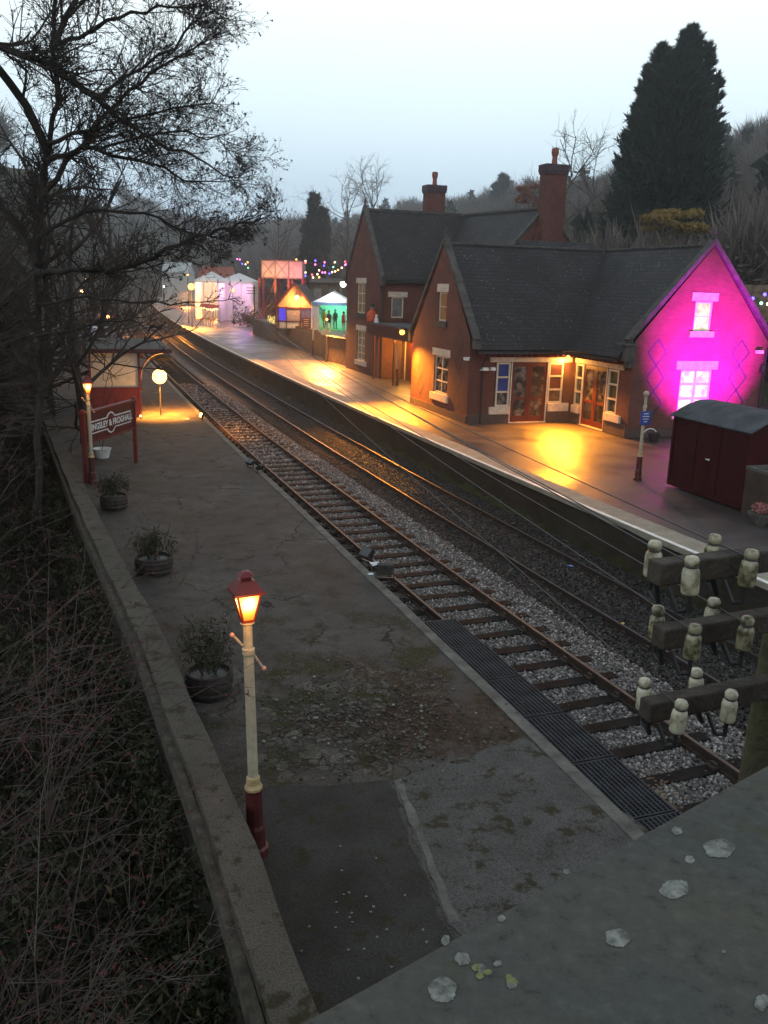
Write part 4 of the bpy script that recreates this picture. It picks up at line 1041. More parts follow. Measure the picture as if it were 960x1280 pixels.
# ------------------------------------------------------------------ name board
def nameboard():
    PL, PR = Vector((-8.33, 23.9, 0)), Vector((-7.81, 26.99, 0))
    t = thing('name_board', 'maroon station name board on two posts with white lettering', 'sign', PL)
    D = PR - PL; L = D.length; d = D.normalized(); n = Vector((d.y, -d.x, 0))
    P = lambda s, z, o=0: d*s + n*o + Vector((0,0,z))
    for s in (0, L): b = MB(); b.bar(P(s,0), P(s,2.05), .11, .11, up=(1,0,0)); b.build('post', M['maroon'], t, bevel=.01)
    b = MB(); b.bar(P(.05,1.50), P(L-.05,1.50), .05, .84); bo = b.build('board', M['board'], t, bevel=.006)
    b = MB(); b.bar(P(-.08,1.95), P(L+.08,1.95), .16, .07); b.bar(P(.05,1.09), P(L-.05,1.09), .08, .05); b.build('moulding', M['maroon'], t, bevel=.008)
    # emblem: long cartouche with a disc in the middle, outlined in white
    cx = L/2; zc_ = 1.50; pts = []
    hw, hh, rr = 1.28, .18, .31
    a0 = math.asin(hh/rr)
    prof = [(-hw,-hh)] + [(-rr*math.cos(a0),-hh)] + [(-rr*math.cos(a), -rr*math.sin(a)) for a in np.linspace(a0, math.pi-a0, 14)] + [(hw,-hh),(hw,hh)] + [(rr*math.cos(a), rr*math.sin(a)) for a in np.linspace(a0, math.pi-a0, 14)] + [(-hw,hh)]
    for sc_, off, mm, nm in ((1.0, .030, M['white'], 'border'), (0, .036, M['board'], 'cartouche')):
        b = MB(); pr = [(x, z) if sc_ else (x - math.copysign(.035, x), z*(1-.035/max(abs(z),.05))) for x, z in prof]
        b.extr([P(cx+x, zc_+z, off-.004) for x, z in pr], n*.004); b.build(nm, mm, bo)
    cu = bpy.data.curves.new('lettering', 'FONT'); cu.body = 'KINGSLEY & FROGHALL'; cu.size = .25; cu.align_x = 'CENTER'; cu.align_y = 'CENTER'; cu.extrude = .003; cu.space_character = 1.02; cu.offset = .006
    cu.materials.append(M['white']); o = bpy.data.objects.new('lettering', cu); COL.objects.link(o); lm = bpy.data.meshes.new_from_object(o); bpy.data.objects.remove(o); o = bpy.data.objects.new('lettering', lm); COL.objects.link(o); o.parent = bo
    o.location = P(cx, zc_-.005, .044); o.rotation_euler = (R(90), 0, math.atan2(d.y, d.x))
    return t
M['board'] = mat('dark maroon enamel', (.07,.012,.014), .4, .1, 4)
nameboard()

# ------------------------------------------------------------------ shelter on the near platform
def shelter():
    t = thing('platform_shelter', 'cream and maroon waiting shelter with a flat roof on the near platform', 'shelter', (OX, OY, 0), TH)
    x0, x1, y0, y1 = -15.5, -13.62, 3.0, 9.5
    b = MB(); b.box(((x0+x1)/2, y0, .61), (x1-x0, .12, 1.22)); b.box((x0, (y0+y1)/2+.065, .61), (.12, y1-y0, 1.22)); b.box(((x0+x1)/2, y1+.13, .61), (x1-x0, .12, 1.22)); b.build('lower_wall', M['maroon'], t)
    b = MB(); b.box(((x0+x1)/2, y0+.01, 1.94), (x1-x0-.01, .10, 1.43)); b.box((x0, (y0+y1)/2+.065, 1.94), (.10, y1-y0, 1.43)); b.box(((x0+x1)/2, y1+.13, 1.94), (x1-x0-.01, .10, 1.43)); b.build('upper_wall', M['cream'], t)
    b = MB(); b.box((x1+.02, y0, 1.33), (.09,.15,2.66)); b.box((x1+.02, y1, 1.33), (.09,.12,2.66)); b.box(((x0+x1)/2, y0-.07, 1.23), (x1-x0, .03, .05)); b.box((x0-.02, y0-.03, 1.33), (.08,.12,2.66)); b.build('frame', M['maroon'], t)
    b = MB()
    for yy in (y0, 6.3, y1):
        P = [(x1+.06+.95*(1-math.cos(a)), yy, 1.55+1.1*math.sin(a)) for a in np.linspace(0, math.pi/2, 9)]
        b.tube(P, .035, 6)
    b.build('brace', M['maroon'], t)
    b = MB(); b.box(((x0+x1)/2+.55, (y0+y1)/2, 2.76), (x1-x0+1.55, y1-y0+.5, .13)); b.build('roof', M['slate_dark'], t, bevel=.01)
    b = MB(); b.box(((x0+x1)/2+.55, y0-.27, 2.74), (x1-x0+1.6, .04, .17)); b.build('fascia', M['maroon_d'], t)
    return t
M['slate_dark'] = mat('dark flat roof', (.035,.032,.03), .8, .3, 1.5)
shelter()
pS = L2W(-12.75, 3.5, 1.62)
t = thing('lantern', 'glaring sodium lantern on a short post at the shelter front', 'lantern', (pS.x, pS.y, 0))
b = MB(); b.tube([(0,0,0),(0,0,1.40)], .035, 8); b.lathe([(.10,1.36),(.12,1.42),(.03,1.44)], (0,0,0), 10); b.build('post', M['dark'], t)
b = MB(); b.ball((0,0,1.62), .30, 12); b.build('globe', emis('glaring sodium globe', (1,.50,.10), 8), t)
b = MB(); b.lathe([(.16,1.80),(.06,1.86),(.01,1.9)], (0,0,0), 10); b.build('cap', M['dark'], t)
light('lantern_light', pS + Vector((.05,-.45,.12)), SOD, 60, .15)
light('lantern_light', pS + Vector((.05,-.5,.1)), (1,.33,.035), 3200, .12, R(116), pS + Vector((.1,-.35,-1.62)), .9)
light('lantern_light', pS + Vector((.3,.5,.1)), (1,.33,.035), 2200, .12, R(116), pS + Vector((.5,1.2,-1.62)), .9)
light('lantern_light', pS + Vector((.15,.5,.05)), SOD, 200, .15)
# floodlights on the platform edge
q = G(252,524); floodlight('lone floodlight at the platform edge with its beam towards the shelter', q, TH+1.75, 20, emis('sodium flood', (1,.45,.08), 20))
light('flood_beam', q + Vector((-.25,0,.22)), SOD, 700, .04, R(95), q + Vector((-5,.3,.2)), .6)
q = G(176,523); g = thing('ground_lamp', 'tiny orange ground lamp at the foot of the shelter wall', 'lamp', q)
b = MB(); b.lathe([(.05,0),(.06,.05),(.03,.07)], (0,0,0), 10); b.build('housing', M['black_gear'], g); b = MB(); b.ball((0,0,.10), .045, 8); b.build('bulb', emis('orange bulb', (1,.5,.15), 12), g)
floodlight('black floodlight lying farther of the middle pair on the platform edge', G(313,584), 2.4, 60, grp='floodlights along the near platform edge')
floodlight('black floodlight nearer of the middle pair on the platform edge', G(325,590), 1.2, 50, grp='floodlights along the near platform edge')
f1 = floodlight('black floodlight tilted back beside the cable litter, farther of the nearest pair', G(458,702), 2.3, 40, grp='floodlights along the near platform edge')
f2 = floodlight('black floodlight with gridded face, at the start of the grating strip', G(481,723), .0, 15, grp='floodlights along the near platform edge')
g_ = MB()
for i in range(9): g_.box((-.12+.03*i,-.04,.17), (.006,.09,.19))
for i in range(7): g_.box((0,-.09,.08+.03*i), (.26,.006,.006))
g_.build('guard', M['greystone'], f2)
for o in (f1, f2): o.scale = (1.15,1.15,1.15)
cb = MB(); P0 = G(470,712); pts = [P0 + Vector((.1*math.cos(i*.9), .12*math.sin(i*.8), .012+.01*(i%2))) for i in range(10)] + [G(478,720)+Vector((0,0,.1))]
cb.tube(pts, .009, 5); tag(cb.build('cable', M['black_gear']), 'coiled black cable between the nearest pair of floodlights', 'cable')
def litter(name, px, py, s, m, label, z=.0):
    c_ = G(px, py, z); b = MB(); n_ = 6
    vs = [Vector((c_.x,c_.y,z+.03))] + [Vector((c_.x+s*rng.uniform(.6,1.2)*math.cos(a*1.05), c_.y+s*rng.uniform(.6,1.3)*math.sin(a*1.05), z+.006+rng.uniform(0,.05))) for a in range(n_)]
    b.add(vs, [(0,1+k,1+(k+1) % n_) for k in range(n_)]); o = b.build(name, m)
    sd = o.modifiers.new('t', 'SOLIDIFY'); sd.thickness = .004
    tag(o, label, 'litter')
M['paper'] = mat('crumpled pale plastic', (.55,.62,.72), .3, .3, 20)
litter('crumpled_wrapper', 468, 706, .10, M['paper'], 'pale crumpled wrapper between the nearest pair of floodlights')
litter('crumpled_wrapper', 463, 719, .06, M['paper'], 'small scrap of pale plastic left of the gridded floodlight')
litter('crumpled_wrapper', 713, 709, .10, mat('bright blue wrapper', (.18,.28,.75), .3, .3, 20), 'blue wrapper lying between the dark rails', -1.09)
litter('crumpled_wrapper', 778, 781, .05, mat('yellow wrapper', (.7,.45,.05), .4, .3, 20), 'tiny yellow scrap beside the dark rail', -1.08)

# ------------------------------------------------------------------ foliage helpers
def leafcloud(n, c, rad, size, flat=.5, shell=.3, elong=1.0, zsq=None):
    """n random triangles in an ellipsoid"""
    d = nr.normal(size=(n,3)); d /= np.linalg.norm(d, axis=1)[:,None]
    r = (shell + (1-shell)*nr.rand(n)**.5)[:,None]
    p = d*r*np.array(rad) + np.array(c)
    a = nr.normal(size=(n,3)); a /= np.linalg.norm(a,axis=1)[:,None]
    b_ = nr.normal(size=(n,3)); b_ -= (b_*a).sum(1)[:,None]*a; b_ /= np.linalg.norm(b_,axis=1)[:,None]
    s = size*(.5+nr.rand(n,1))
    return np.stack([p-a*s*.5*elong, p+a*s*.5*elong, p+b_*s*flat], 1)
def planter(label, loc, r=.36, hh=.42, bush=.55, round_=True):
    t = thing('planter', label, 'planter', loc, rng.random())
    b = MB(); b.lathe([(r*.85,0),(r,hh*.5),(r*.97,hh),(r*.86,hh),(r*.84,hh-.06),(.02,hh-.05)], (0,0,0), 16); b.build('tub', M['tub'], t)
    h = MB(); 
    for z in (.08, hh-.1): h.lathe([(r*1.01,z),(r*1.03,z+.02),(r*1.01,z+.05)], (0,0,0), 16)
    h.build('hoop', M['dark'], t)
    V = []
    for k in range(26):
        a = rng.random()*6.28; rr = rng.random()*r*.9; L = bush*rng.uniform(.6,1.3)
        V.append(leafcloud(60, (rr*math.cos(a)*1.3, rr*math.sin(a)*1.3, hh+L*.6), (.12,.12,L*.6), .05, .35, 0, 1.6))
    npmesh('foliage', np.concatenate(V), 3, M['ivy2'], t)
    s = MB()
    for k in range(14):
        a = rng.random()*6.28; s.tube([(.1*math.cos(a),.1*math.sin(a),hh-.05), (.35*math.cos(a),.35*math.sin(a),hh+bush*rng.uniform(.8,1.5))], [.008,.002], 4)
    s.build('stem', M['twig'], t)
M['tub'] = mat('dark wooden tub', (.028,.018,.015), .8, .4, 5)
M['ivy2'] = leaf_mat('dull shrub leaves', [(0, (.012,.016,.008,1)), (.7, (.03,.034,.018,1)), (1, (.05,.05,.028,1))])
planter('dark tub of low green plants nearest the name board', G(143,636), .34, .36, .42)
planter('larger dark tub with a bushy dull green shrub, halfway along the low wall', G(193,716), .37, .34, .50)
planter('dark tub of bushy plants behind the nearest lamp post', G(262,868), .33, .36, .6)
t = thing('white_tub', 'small white tub standing behind the name board', 'tub', G(128,572))
b = MB(); b.lathe([(.20,0),(.28,.28),(.30,.30),(.26,.30),(.2,.1)], (0,0,0), 16); b.build('tub', M['white'], t)
b = MB(); b.tube([(0,0,.1),(.05,.02,.6),(.2,.05,.9)], [.015,.01,.004], 5); b.tube([(0,0,.1),(-.1,.02,.7)], [.012,.004], 5); b.build('stem', M['twig'], t)

# ------------------------------------------------------------------ wagon body and things at the right
def wagon():
    t = thing('van_body_store', 'dark maroon van body used as a store, with a curved grey roof', 'store', (OX, OY, 0), TH)
    y0, y1, x0, x1 = -16.25, -13.05, .75, 3.0; zs = 2.12; za = .42
    arc = [(x0 + (x1-x0)*k/10, zs + za*math.sin(math.pi*k/10)) for k in range(11)]
    b = MB(); b.extr([(x0,y0,0.08),(x1,y0,.08)] + [(x, y0, z-.01) for x, z in reversed(arc)], (0,y1-y0,0)); b.build('body', M['van'], t)
    b = MB()
    for k in range(17): b.box((x0-.002, y0+.1+k*(y1-y0-.2)/16, 1.1), (.005,.010,2.0))
    for k in range(11): b.box((x0+.1+k*(x1-x0-.2)/10, y0-.002, 1.1), (.010,.005,2.0))
    b.box((x0-.02,y0+.02,1.1),(.06,.08,2.04)); b.box((x0-.02,y1-.02,1.1),(.06,.08,2.04)); b.box((x0-.02,(y0+y1)/2,.12),(.05,y1-y0,.12)); b.box((x0-.015,-15.1,1.1),(.04,.07,2.0)); b.box((x0-.015,-14.1,1.1),(.04,.07,2.0))
    b.build('framing', M['van'], t)
    b = MB(); A2 = [(x0-.10 + (x1-x0+.2)*k/12, zs-.02 + (za+.02)*math.sin(math.pi*k/12)) for k in range(13)]
    ring = [(x, z+.035) for x, z in A2] + [(x, z) for x, z in reversed(A2)]
    for k in range(12):
        a, c = A2[k], A2[k+1]
        b.extr([(a[0],y0-.12,a[1]), (c[0],y0-.12,c[1]), (c[0],y0-.12,c[1]+.035), (a[0],y0-.12,a[1]+.035)], (0,y1-y0+.24,0))
    b.build('roof', M['van_roof'], t)
    b = MB(); b.box((x0-.03,-14.75,1.12),(.02,.05,.05)); b.bar((x0-.04,-14.75,1.12),(x0-.04,-14.63,1.12),.02,.03); b.build('latch', M['white'], t)
M['van'] = mat('dull maroon planks', (.042,.0055,.007), .85, .25, 2.5, .15, spec=.12)
M['van_roof'] = mat('grey painted canvas roof', (.065,.072,.085), .8, .3, 2, spec=.2)
wagon()
t = thing('timber_planter', 'brown stone edged raised bed beside the maroon store', 'raised bed', (OX, OY, 0), TH)
b = MB(); b.box((1.25, -17.9, .6), (1.3, 3.0, 1.2)); b.build('bed', M['fence_d'] if 'fence_d' in M else M['wall_old'], t)
b = MB(); b.box((.68, -17.9, 1.24), (.16, 3.06, .08)); b.box((1.3, -16.42, 1.24), (1.2, .16, .08)); b.build('coping', M['greystone'], t, bevel=.01)
q = L2W(.30, -17.45); t = thing('flower_pot', 'grey bowl of pink flowers at the foot of the raised bed', 'flower pot', q)
b = MB(); b.lathe([(.16,0),(.30,.22),(.33,.30),(.28,.30),(.1,.26)], (0,0,0), 16); b.build('bowl', M['greystone'], t)
npmesh('flower', leafcloud(500, (0,0,.42), (.24,.24,.14), .06), 3, leaf_mat('pink petals', [(0,(.10,.03,.04,1)),(.4,(.42,.14,.14,1)),(1,(.6,.32,.30,1))]), t)
q = L2W(5.15, -6.0); t = thing('coal_bucket', 'small dark bucket with a white curved handle at the foot of the end gable', 'bucket', q)
b = MB(); b.lathe([(.17,0),(.24,.34),(.20,.34),(.15,.05)], (0,0,0), 14); b.build('bucket', M['dark'], t)
b = MB(); b.tube([(-.3*math.cos(a)-.15, 0, .15+.35*math.sin(a)) for a in np.linspace(0, 2.4, 9)], .022, 6); b.build('handle', M['white'], t)
q = L2W(11.9, -6.3); t = thing('storage_crate', 'pale ribbed crate right of the end gable', 'crate', q, TH)
b = MB(); b.box((0,0,.75), (.8,.7,1.3)); b.build('body', mat('pale grey crate', (.35,.33,.36), .6), t, bevel=.02); b = MB()
for i in range(6): b.box((-.35+.14*i,-.36,.75), (.03,.03,1.2))
b.box((0,0,1.42), (.86,.76,.06)); b.build('lid', mat('crate lid', (.40,.38,.40), .6), t)
q = L2W(1.5, 19.6, 3.42); q = L2W(1.25, 18.3, 3.40)
t = thing('festive_figure', 'small orange figure with a black hat standing on the canopy roof', 'figure', (q.x, q.y, 3.41), TH)
b = MB(); b.lathe([(.30,0),(.34,.1),(.30,.45),(.20,.68),(.13,.74)], (0,0,0), 14); b.tube([(-.22,-.02,.55),(-.36,-.1,.25)], [.09,.06], 8); b.tube([(.22,-.02,.55),(.36,-.1,.25)], [.09,.06], 8); b.build('body', M['orange_cloth'], t, smooth=True)
b = MB(); b.ball((0,0,.86), .15, 10); b.build('head', mat('skin', (.35,.2,.14), .6), t, smooth=True)
b = MB(); b.lathe([(.19,.90),(.19,.93),(.13,.94),(.12,1.10),(.02,1.13)], (0,0,0), 14); b.build('hat', M['dark'], t)
q = L2W(1.25, 17.4, 3.41); t = thing('festive_figure', 'tiny white figure beside the orange one on the canopy roof', 'figure', q)
b = MB(); b.lathe([(.14,0),(.12,.2),(.05,.33)], (0,0,0), 12); b.build('body', M['white'], t); b = MB(); b.ball((0,0,.4), .09, 8); b.build('head', M['white'], t)

# ------------------------------------------------------------------ telegraph pole close to the bridge
def telegraph():
    t = thing('telegraph_pole', 'mossy telegraph pole with three crossarms of cream ceramic insulators', 'telegraph pole', (1.695, 3.50, 0))
    b = MB(); b.tube([(0,0,-1.4), (.02,.01,2), (.055,.03,4.05), (.075,.04,4.75)], [.135,.12,.105,.10], 20); b.lathe([(.12,4.74),(.12,4.77),(.01,4.84)], (.075,.04,0), 20); b.build('pole', M['wood_pole'], t, smooth=True)
    d = Vector((.915,.40,0)).normalized(); n = Vector((d.y,-d.x,0))     # n towards the bridge
    O_ = Vector((1.695,3.50,0)); n *= 1
    ins = None; wires = []
    for z, pe in ((4.60,(817,716)), (4.285,(822,797)), (3.955,(806,888))):
        e = G(pe[0], pe[1], z) - O_; e.z = z
        a = MB(); far = e + d*1.9
        a.bar(e, far, .075, .085); aro = a.build('crossarm', M['wood_dark'], t, bevel=.008)
        for s, sides in ((.045, (-1, 1)), (.30, (-1, 1)), (1.05,(-1,1)), (1.35,(-1,1))):
            for sd in sides:
                c = e + d*(s + (.02 if sd > 0 else .022)) + n*(.115 if sd > 0 else -.085) + Vector((0,0,-.045))
                if sd < 0 and s > .1 and s < 1: c = c + d*.02
                if ins is None or rng.random() < .25:
                    i_ = MB(); i_.lathe([(.034,0),(.036,.01),(.036,.075),(.033,.092),(.024,.100),(.022,.106),(.029,.112),(.030,.128),(.022,.140),(.006,.143)], (0,0,0), 20)
                    o = i_.build('insulator', M['ceramic' + str(rng.randrange(3))], aro, smooth=True); ins = o
                    k = MB(); k.lathe([(.025,.099),(.028,.103),(.025,.107)], (0,0,0), 14); k.tube([(0,0,-.075),(0,0,.02)], .010, 8); br = k.build('bracket', M['dark'], o)
                else:
                    o = ins.copy(); COL.objects.link(o); o.parent = aro; br2 = br.copy(); COL.objects.link(br2); br2.parent = o
                o.location = c; o.scale = (.86,.86,.95); o.rotation_euler = (rng.uniform(-.06,.06), rng.uniform(-.06,.06), rng.random()*6)
                wires.append(O_ + c + Vector((0,0,.103)))
                u = MB(); pp = [c + Vector((0,0,-.06)), c + Vector((0,0,-.085)) - n*(.05*sd), e + d*s + n*(.03*sd) + Vector((0,0,-.05))]
                u.tube(pp, .010, 6); u.build('hook', M['dark'], aro)
    return t, wires
tp, WI = telegraph()
# wires: run along the line to a far pole
far = atY(318, 392, 118)
fp_ = thing('telegraph_pole', 'distant thin telegraph pole at the far end of the wires', 'telegraph pole', (far.x, far.y, 0))
b = MB(); b.tube([(0,0,0),(0,0,5.2)], [.12,.09], 8); b.build('pole', M['wood_dark'], fp_)
b = MB()
for z in (4.9,4.55,4.2): b.box((-.3,0,z), (1.4,.08,.08))
b.build('crossarm', M['wood_dark'], fp_)
labsw = ['top arm, far side of the end insulator', 'top arm, near side of the end', 'top arm, second insulator', 'middle arm, end insulator', 'middle arm, second insulator', 'low arm, end insulator', 'low arm, second insulator']
for i, k in enumerate((0, 1, 3, 9, 11, 17)):
    p0 = WI[k]; p1 = Vector((far.x - .9 + .2*i, far.y, 4.95 - .35*(i//2))) if True else far
    pts = []
    for s in np.linspace(0, 1, 40)**1.6:
        p = p0.lerp(p1, s); p.z -= 4*(1.9+.15*i)*s*(1-s)*.62; pts.append(p)
    w = MB(); w.tube(pts, [.0032 + .010*min(1,s*1.0) for s in (np.linspace(0,1,40)**1.6)], 5)
    tag(w.build('telegraph_wire', M['dark']), 'thin dark wire tied to the ' + ['end insulator of the top arm, track side', 'front insulator of the top arm end', 'second front insulator of the top arm', 'front insulator of the middle arm end', 'second front insulator of the middle arm', 'front insulator of the lowest arm end'][i], 'wire', 'telegraph wires')

# ------------------------------------------------------------------ raised yard, fences, market
b = MB(); strip(b, 8.95, 24, -.5, 1.68, 63.5, 97, step=2); tag(b.build('ground', mat('yard gravel', (.07,.065,.06), .8, .4, 3)), kind='structure')
def fence(label, pts, h, bw=.14, name='board_fence', gap=.012, m=None, z0=0, posters=()):
    t = thing(name, label, 'fence', pts[0]); o = Vector(pts[0])
    b = MB(); pb = MB(); rb = MB()
    for a, c in zip(pts[:-1], pts[1:]):
        a, c = Vector(a)-o, Vector(c)-o; d = c-a; L = d.length; d /= L; n = Vector((d.y,-d.x,0)); k = 0
        s = 0
        while s < L - .05:
            hh = h + rng.uniform(-.02,.02); b.bar(a+d*(s+bw/2)+Vector((0,0,z0+.03)), a+d*(s+bw/2)+Vector((0,0,z0+hh)), bw-gap, .022, up=n); s += bw
        s = 0
        while s < L: pb.box(a+d*s+Vector((0,0,z0+h/2+.05))+n*-.07, (.10,.10,h+.1), math.atan2(d.y,d.x)); s += 1.8
        for zz in (.25, h-.25): rb.bar(a+Vector((0,0,z0+zz))-n*.04, c+Vector((0,0,z0+zz))-n*.04, .05, .08)
    b.build('board', m or M['fence'], t); pb.build('post', m or M['fence'], t); rb.build('fence_rail', m or M['fence'], t)
    return t
fA = [G(336,418), G(352,429), G(401,446)]
F1 = fence('brown board fence with two white notices below the gabled kiosk', fA, 1.95)
d = (fA[2]-fA[1]).normalized(); n = Vector((d.y,-d.x,0))
for px_, py_ in ((362,412),(377,420)):
    s = (px_-352)/49; p = fA[1].lerp(fA[2], s*1.06) - fA[0] + n*.0 
    b = MB(); b.bar(p+Vector((0,0,1.0))-n*-.04, p+Vector((0,0,1.55))-n*-.04, .38, .02, up=n); b.build('notice', M['white'], F1)
F2 = fence('brown board fence panels between the kiosk yard and the tall gable', [G(404,450), G(434,458)], 1.85, .18)
b = MB(); b.bar(Vector((0,0,1.90)), (G(434,458)-G(404,450))+Vector((0,0,1.90)), .5, .05); b.build('capping', M['greystone'], F2)
F3 = fence('low picket fence running along the far station platform', [G(300,399), G(318,408), G(334,417)], 1.15, .13, 'picket_fence', .05)
t = thing('fence_pole', 'grey metal pole at the fence beside the tall gable', 'pole', G(430,456)); b = MB(); b.tube([(0,0,0),(0,0,2.1)], .05, 8); b.build('pole', M['white'], t)
# kiosk
def kiosk():
    p = G(345,412,1.68); q = G(391,420,1.68)
    o = p; d = Vector((q.x-p.x, q.y-p.y, 0)); 
    o = atY(345,412,80.0); o.z = 1.68
    t = thing('kiosk', 'small gabled wooden kiosk with a lit amber gable and wide windows', 'kiosk', o, R(-4))
    Wd = 3.45; D = 5.0; He = 1.95; Ha = 3.9
    fr = lambda w, z, dd: Vector((w, dd, z))
    b = MB(); wall_holes(b, fr, 0, Wd, ([0, Wd/2, Wd], [He, Ha-.1, He]), [(.15, Wd-.15, .68, 1.75)], reveal=.1)
    b.quad((0,0,0),(0,D,0),(0,D,He),(0,0,He)); b.quad((Wd,0,0),(Wd,0,He),(Wd,D,He),(Wd,D,0)); b.poly([(0,D,0),(0,D,He),(Wd/2,D,Ha-.1),(Wd,D,He),(Wd,D,0)])
    b.build('wall', mat('amber painted boards', (.42,.27,.15), .7, .2, 3), t)
    f = MB()
    for x in (0, .22, .95, 2.2, Wd): f.box((x, -.04, .97), (.10,.10,1.95))
    f.bar((-.1,-.05,1.80),(Wd+.1,-.05,1.80),.08,.14); f.bar((-.1,-.05,.64),(Wd+.1,-.05,.64),.1,.10)
    f.build('frame', M['maroon_d'], t)
    p1 = MB(); p1.box((.58,.06,1.22),(.72,.04,1.05)); p1.build('pane', emis('blue lit pane', (.06,.05,1), 1.1, .6, 5), t)
    p2 = MB(); p2.box((1.57,.06,1.22),(1.22,.04,1.05)); p2.build('pane', mat('checked blind', (.22,.18,.20), .6, .3, 6), t)
    p3 = MB(); p3.box((2.76,.06,1.22),(1.0,.04,1.05)); p3.build('pane', emis('mauve lit pane', (.45,.22,.40), .4, .6, 4), t)
    p4 = MB(); p4.box((1.2,-.03,.33),(1.7,.03,.5)); p4.build('panel', M['stone_cream'], t)
    p5 = MB(); p5.box((2.75,-.12,.55),(.75,.05,.95)); sb = p5.build('menu_board', M['maroon_d'], t)
    l = MB()
    for i in range(4): l.box((2.75,-.148,.85-.18*i),(.5-.07*(i%2),.004,.04))
    l.build('lettering', M['stone_cream'], sb)
    for sg in (-1, 1):
        r = MB(); e0 = Wd/2 + sg*(Wd/2+.45); ze = Ha - (Wd/2+.45)*(Ha-He)/(Wd/2)
        roof_slab(r, [(Wd/2,-.5,Ha),(Wd/2,D+.3,Ha),(e0,D+.3,ze),(e0,-.5,ze)], .08); r.build('roof', M['slate_dark'], t)
        g = MB(); g.bar((Wd/2,-.53,Ha-.02),(e0,-.53,ze-.02),.05,.2, up=(0,0,1)); g.build('bargeboard', M['maroon_d'], t)
    return t, o
kt, ko = kiosk()
pk = ko + Vector((1.95,-.75,2.75)); 
t = thing('kiosk_lamp', 'round orange lamp on the kiosk gable', 'lamp', pk); b = MB(); b.ball((0,0,0), .16, 10); b.build('bulb', emis('orange lamp', (1,.5,.12), 22), t)
b = MB(); b.tube([(0,.1,.1),(0,.5,.2)], .02, 6); b.build('bracket', M['dark'], t)
light('lamp_light', pk + Vector((-.05,-.25,-.15)), (1,.45,.12), 500, .12)
# marquee and people
def person(label, loc, h, cols, rz=0, pose=0):
    """one continuous skinned body with hair and coat as children"""
    t = thing('person', label, 'person', loc, rz); s = h/1.75
    J = {'pel':(0,0,.95),'che':(0,0,1.28),'nec':(0,0,1.48),'hd0':(0,-.01,1.56),'hd1':(0,-.01,1.68)}
    a = .16 if pose else .05
    for sd, nm in ((-1,'l'),(1,'r')):
        J['hip'+nm] = (.09*sd,0,.90); J['kn'+nm] = (.10*sd + .02*sd,-.02+a*sd*.6,.49); J['an'+nm] = (.10*sd,.02+a*sd,.08); J['to'+nm] = (.11*sd,-.12+a*sd,.04)
        J['sh'+nm] = (.19*sd,0,1.42); J['el'+nm] = (.25*sd,.02 - a*sd*.5,1.14); J['wr'+nm] = (.24*sd,-.10-a*sd*.4,.93 if not pose else 1.02); J['ha'+nm] = (.23*sd,-.15-a*sd*.4,.86 if not pose else .98)
    E_ = [('pel','che'),('che','nec'),('nec','hd0'),('hd0','hd1')] + [(x+n, y+n) for n in 'lr' for x, y in (('hip','kn'),('kn','an'),('an','to'),('sh','el'),('el','wr'),('wr','ha'))] + [('pel','hip'+n) for n in 'lr'] + [('che','sh'+n) for n in 'lr']
    Rd = dict(pel=.15, che=.17, nec=.06, hd0=.09, hd1=.10, hip=.10, kn=.065, an=.045, to=.04, sh=.075, el=.05, wr=.035, ha=.04)
    ks = list(J); me = bpy.data.meshes.new('body'); me.from_pydata([tuple(c*s for c in J[k]) for k in ks], [(ks.index(x), ks.index(y)) for x, y in E_], [])
    o = bpy.data.objects.new('body', me); COL.objects.link(o); o.parent = t
    sk = o.modifiers.new('skin', 'SKIN')
    me.skin_vertices.new() if not me.skin_vertices else None
    for i, k in enumerate(ks):
        r_ = Rd.get(k, Rd.get(k[:-1], .05))*s; me.skin_vertices[0].data[i].radius = (r_, r_*.8)
        me.skin_vertices[0].data[i].use_root = (k == 'pel')
    sb = o.modifiers.new('sub', 'SUBSURF'); sb.levels = 1; sb.render_levels = 1
    me.materials.append(cols[0])
    b = MB(); b.ball((0,-.012*s,1.64*s), .108*s, 10, sz=1.15); b.build('head', SKIN, t, smooth=True)
    b = MB(); b.ball((0,.012*s,1.675*s), .112*s, 10, sz=1.05); b.build('hair', cols[2], t, smooth=True)
    b = MB(); b.lathe([(.17*s,.80*s),(.19*s,.95*s),(.17*s,1.15*s),(.20*s,1.38*s),(.10*s,1.50*s),(.06*s,1.52*s)], (0,0,0), 14); b.build('coat', cols[1], t, smooth=True)
    return t
SKIN = mat('skin tone', (.38,.22,.16), .6, .1)
cl_ = lambda n, c: mat(n, c, .8, .2, 6)
Cdark, Cblk, Cwh, Cor, Cred, Chair, Cgrn = cl_('dark cloth', (.02,.02,.025)), cl_('black cloth', (.012,.012,.014)), cl_('pale trousers', (.45,.42,.45)), cl_('orange vest', (.75,.22,.03)), cl_('red coat', (.45,.03,.03)), cl_('brown hair', (.04,.025,.015)), cl_('grey cloth', (.10,.11,.12))
M['tent'] = mat('white marquee canvas', (.75,.75,.76), .6, .06, 2); M['tent'].node_tree.nodes['Principled BSDF'].inputs['Transmission Weight'].default_value = 0
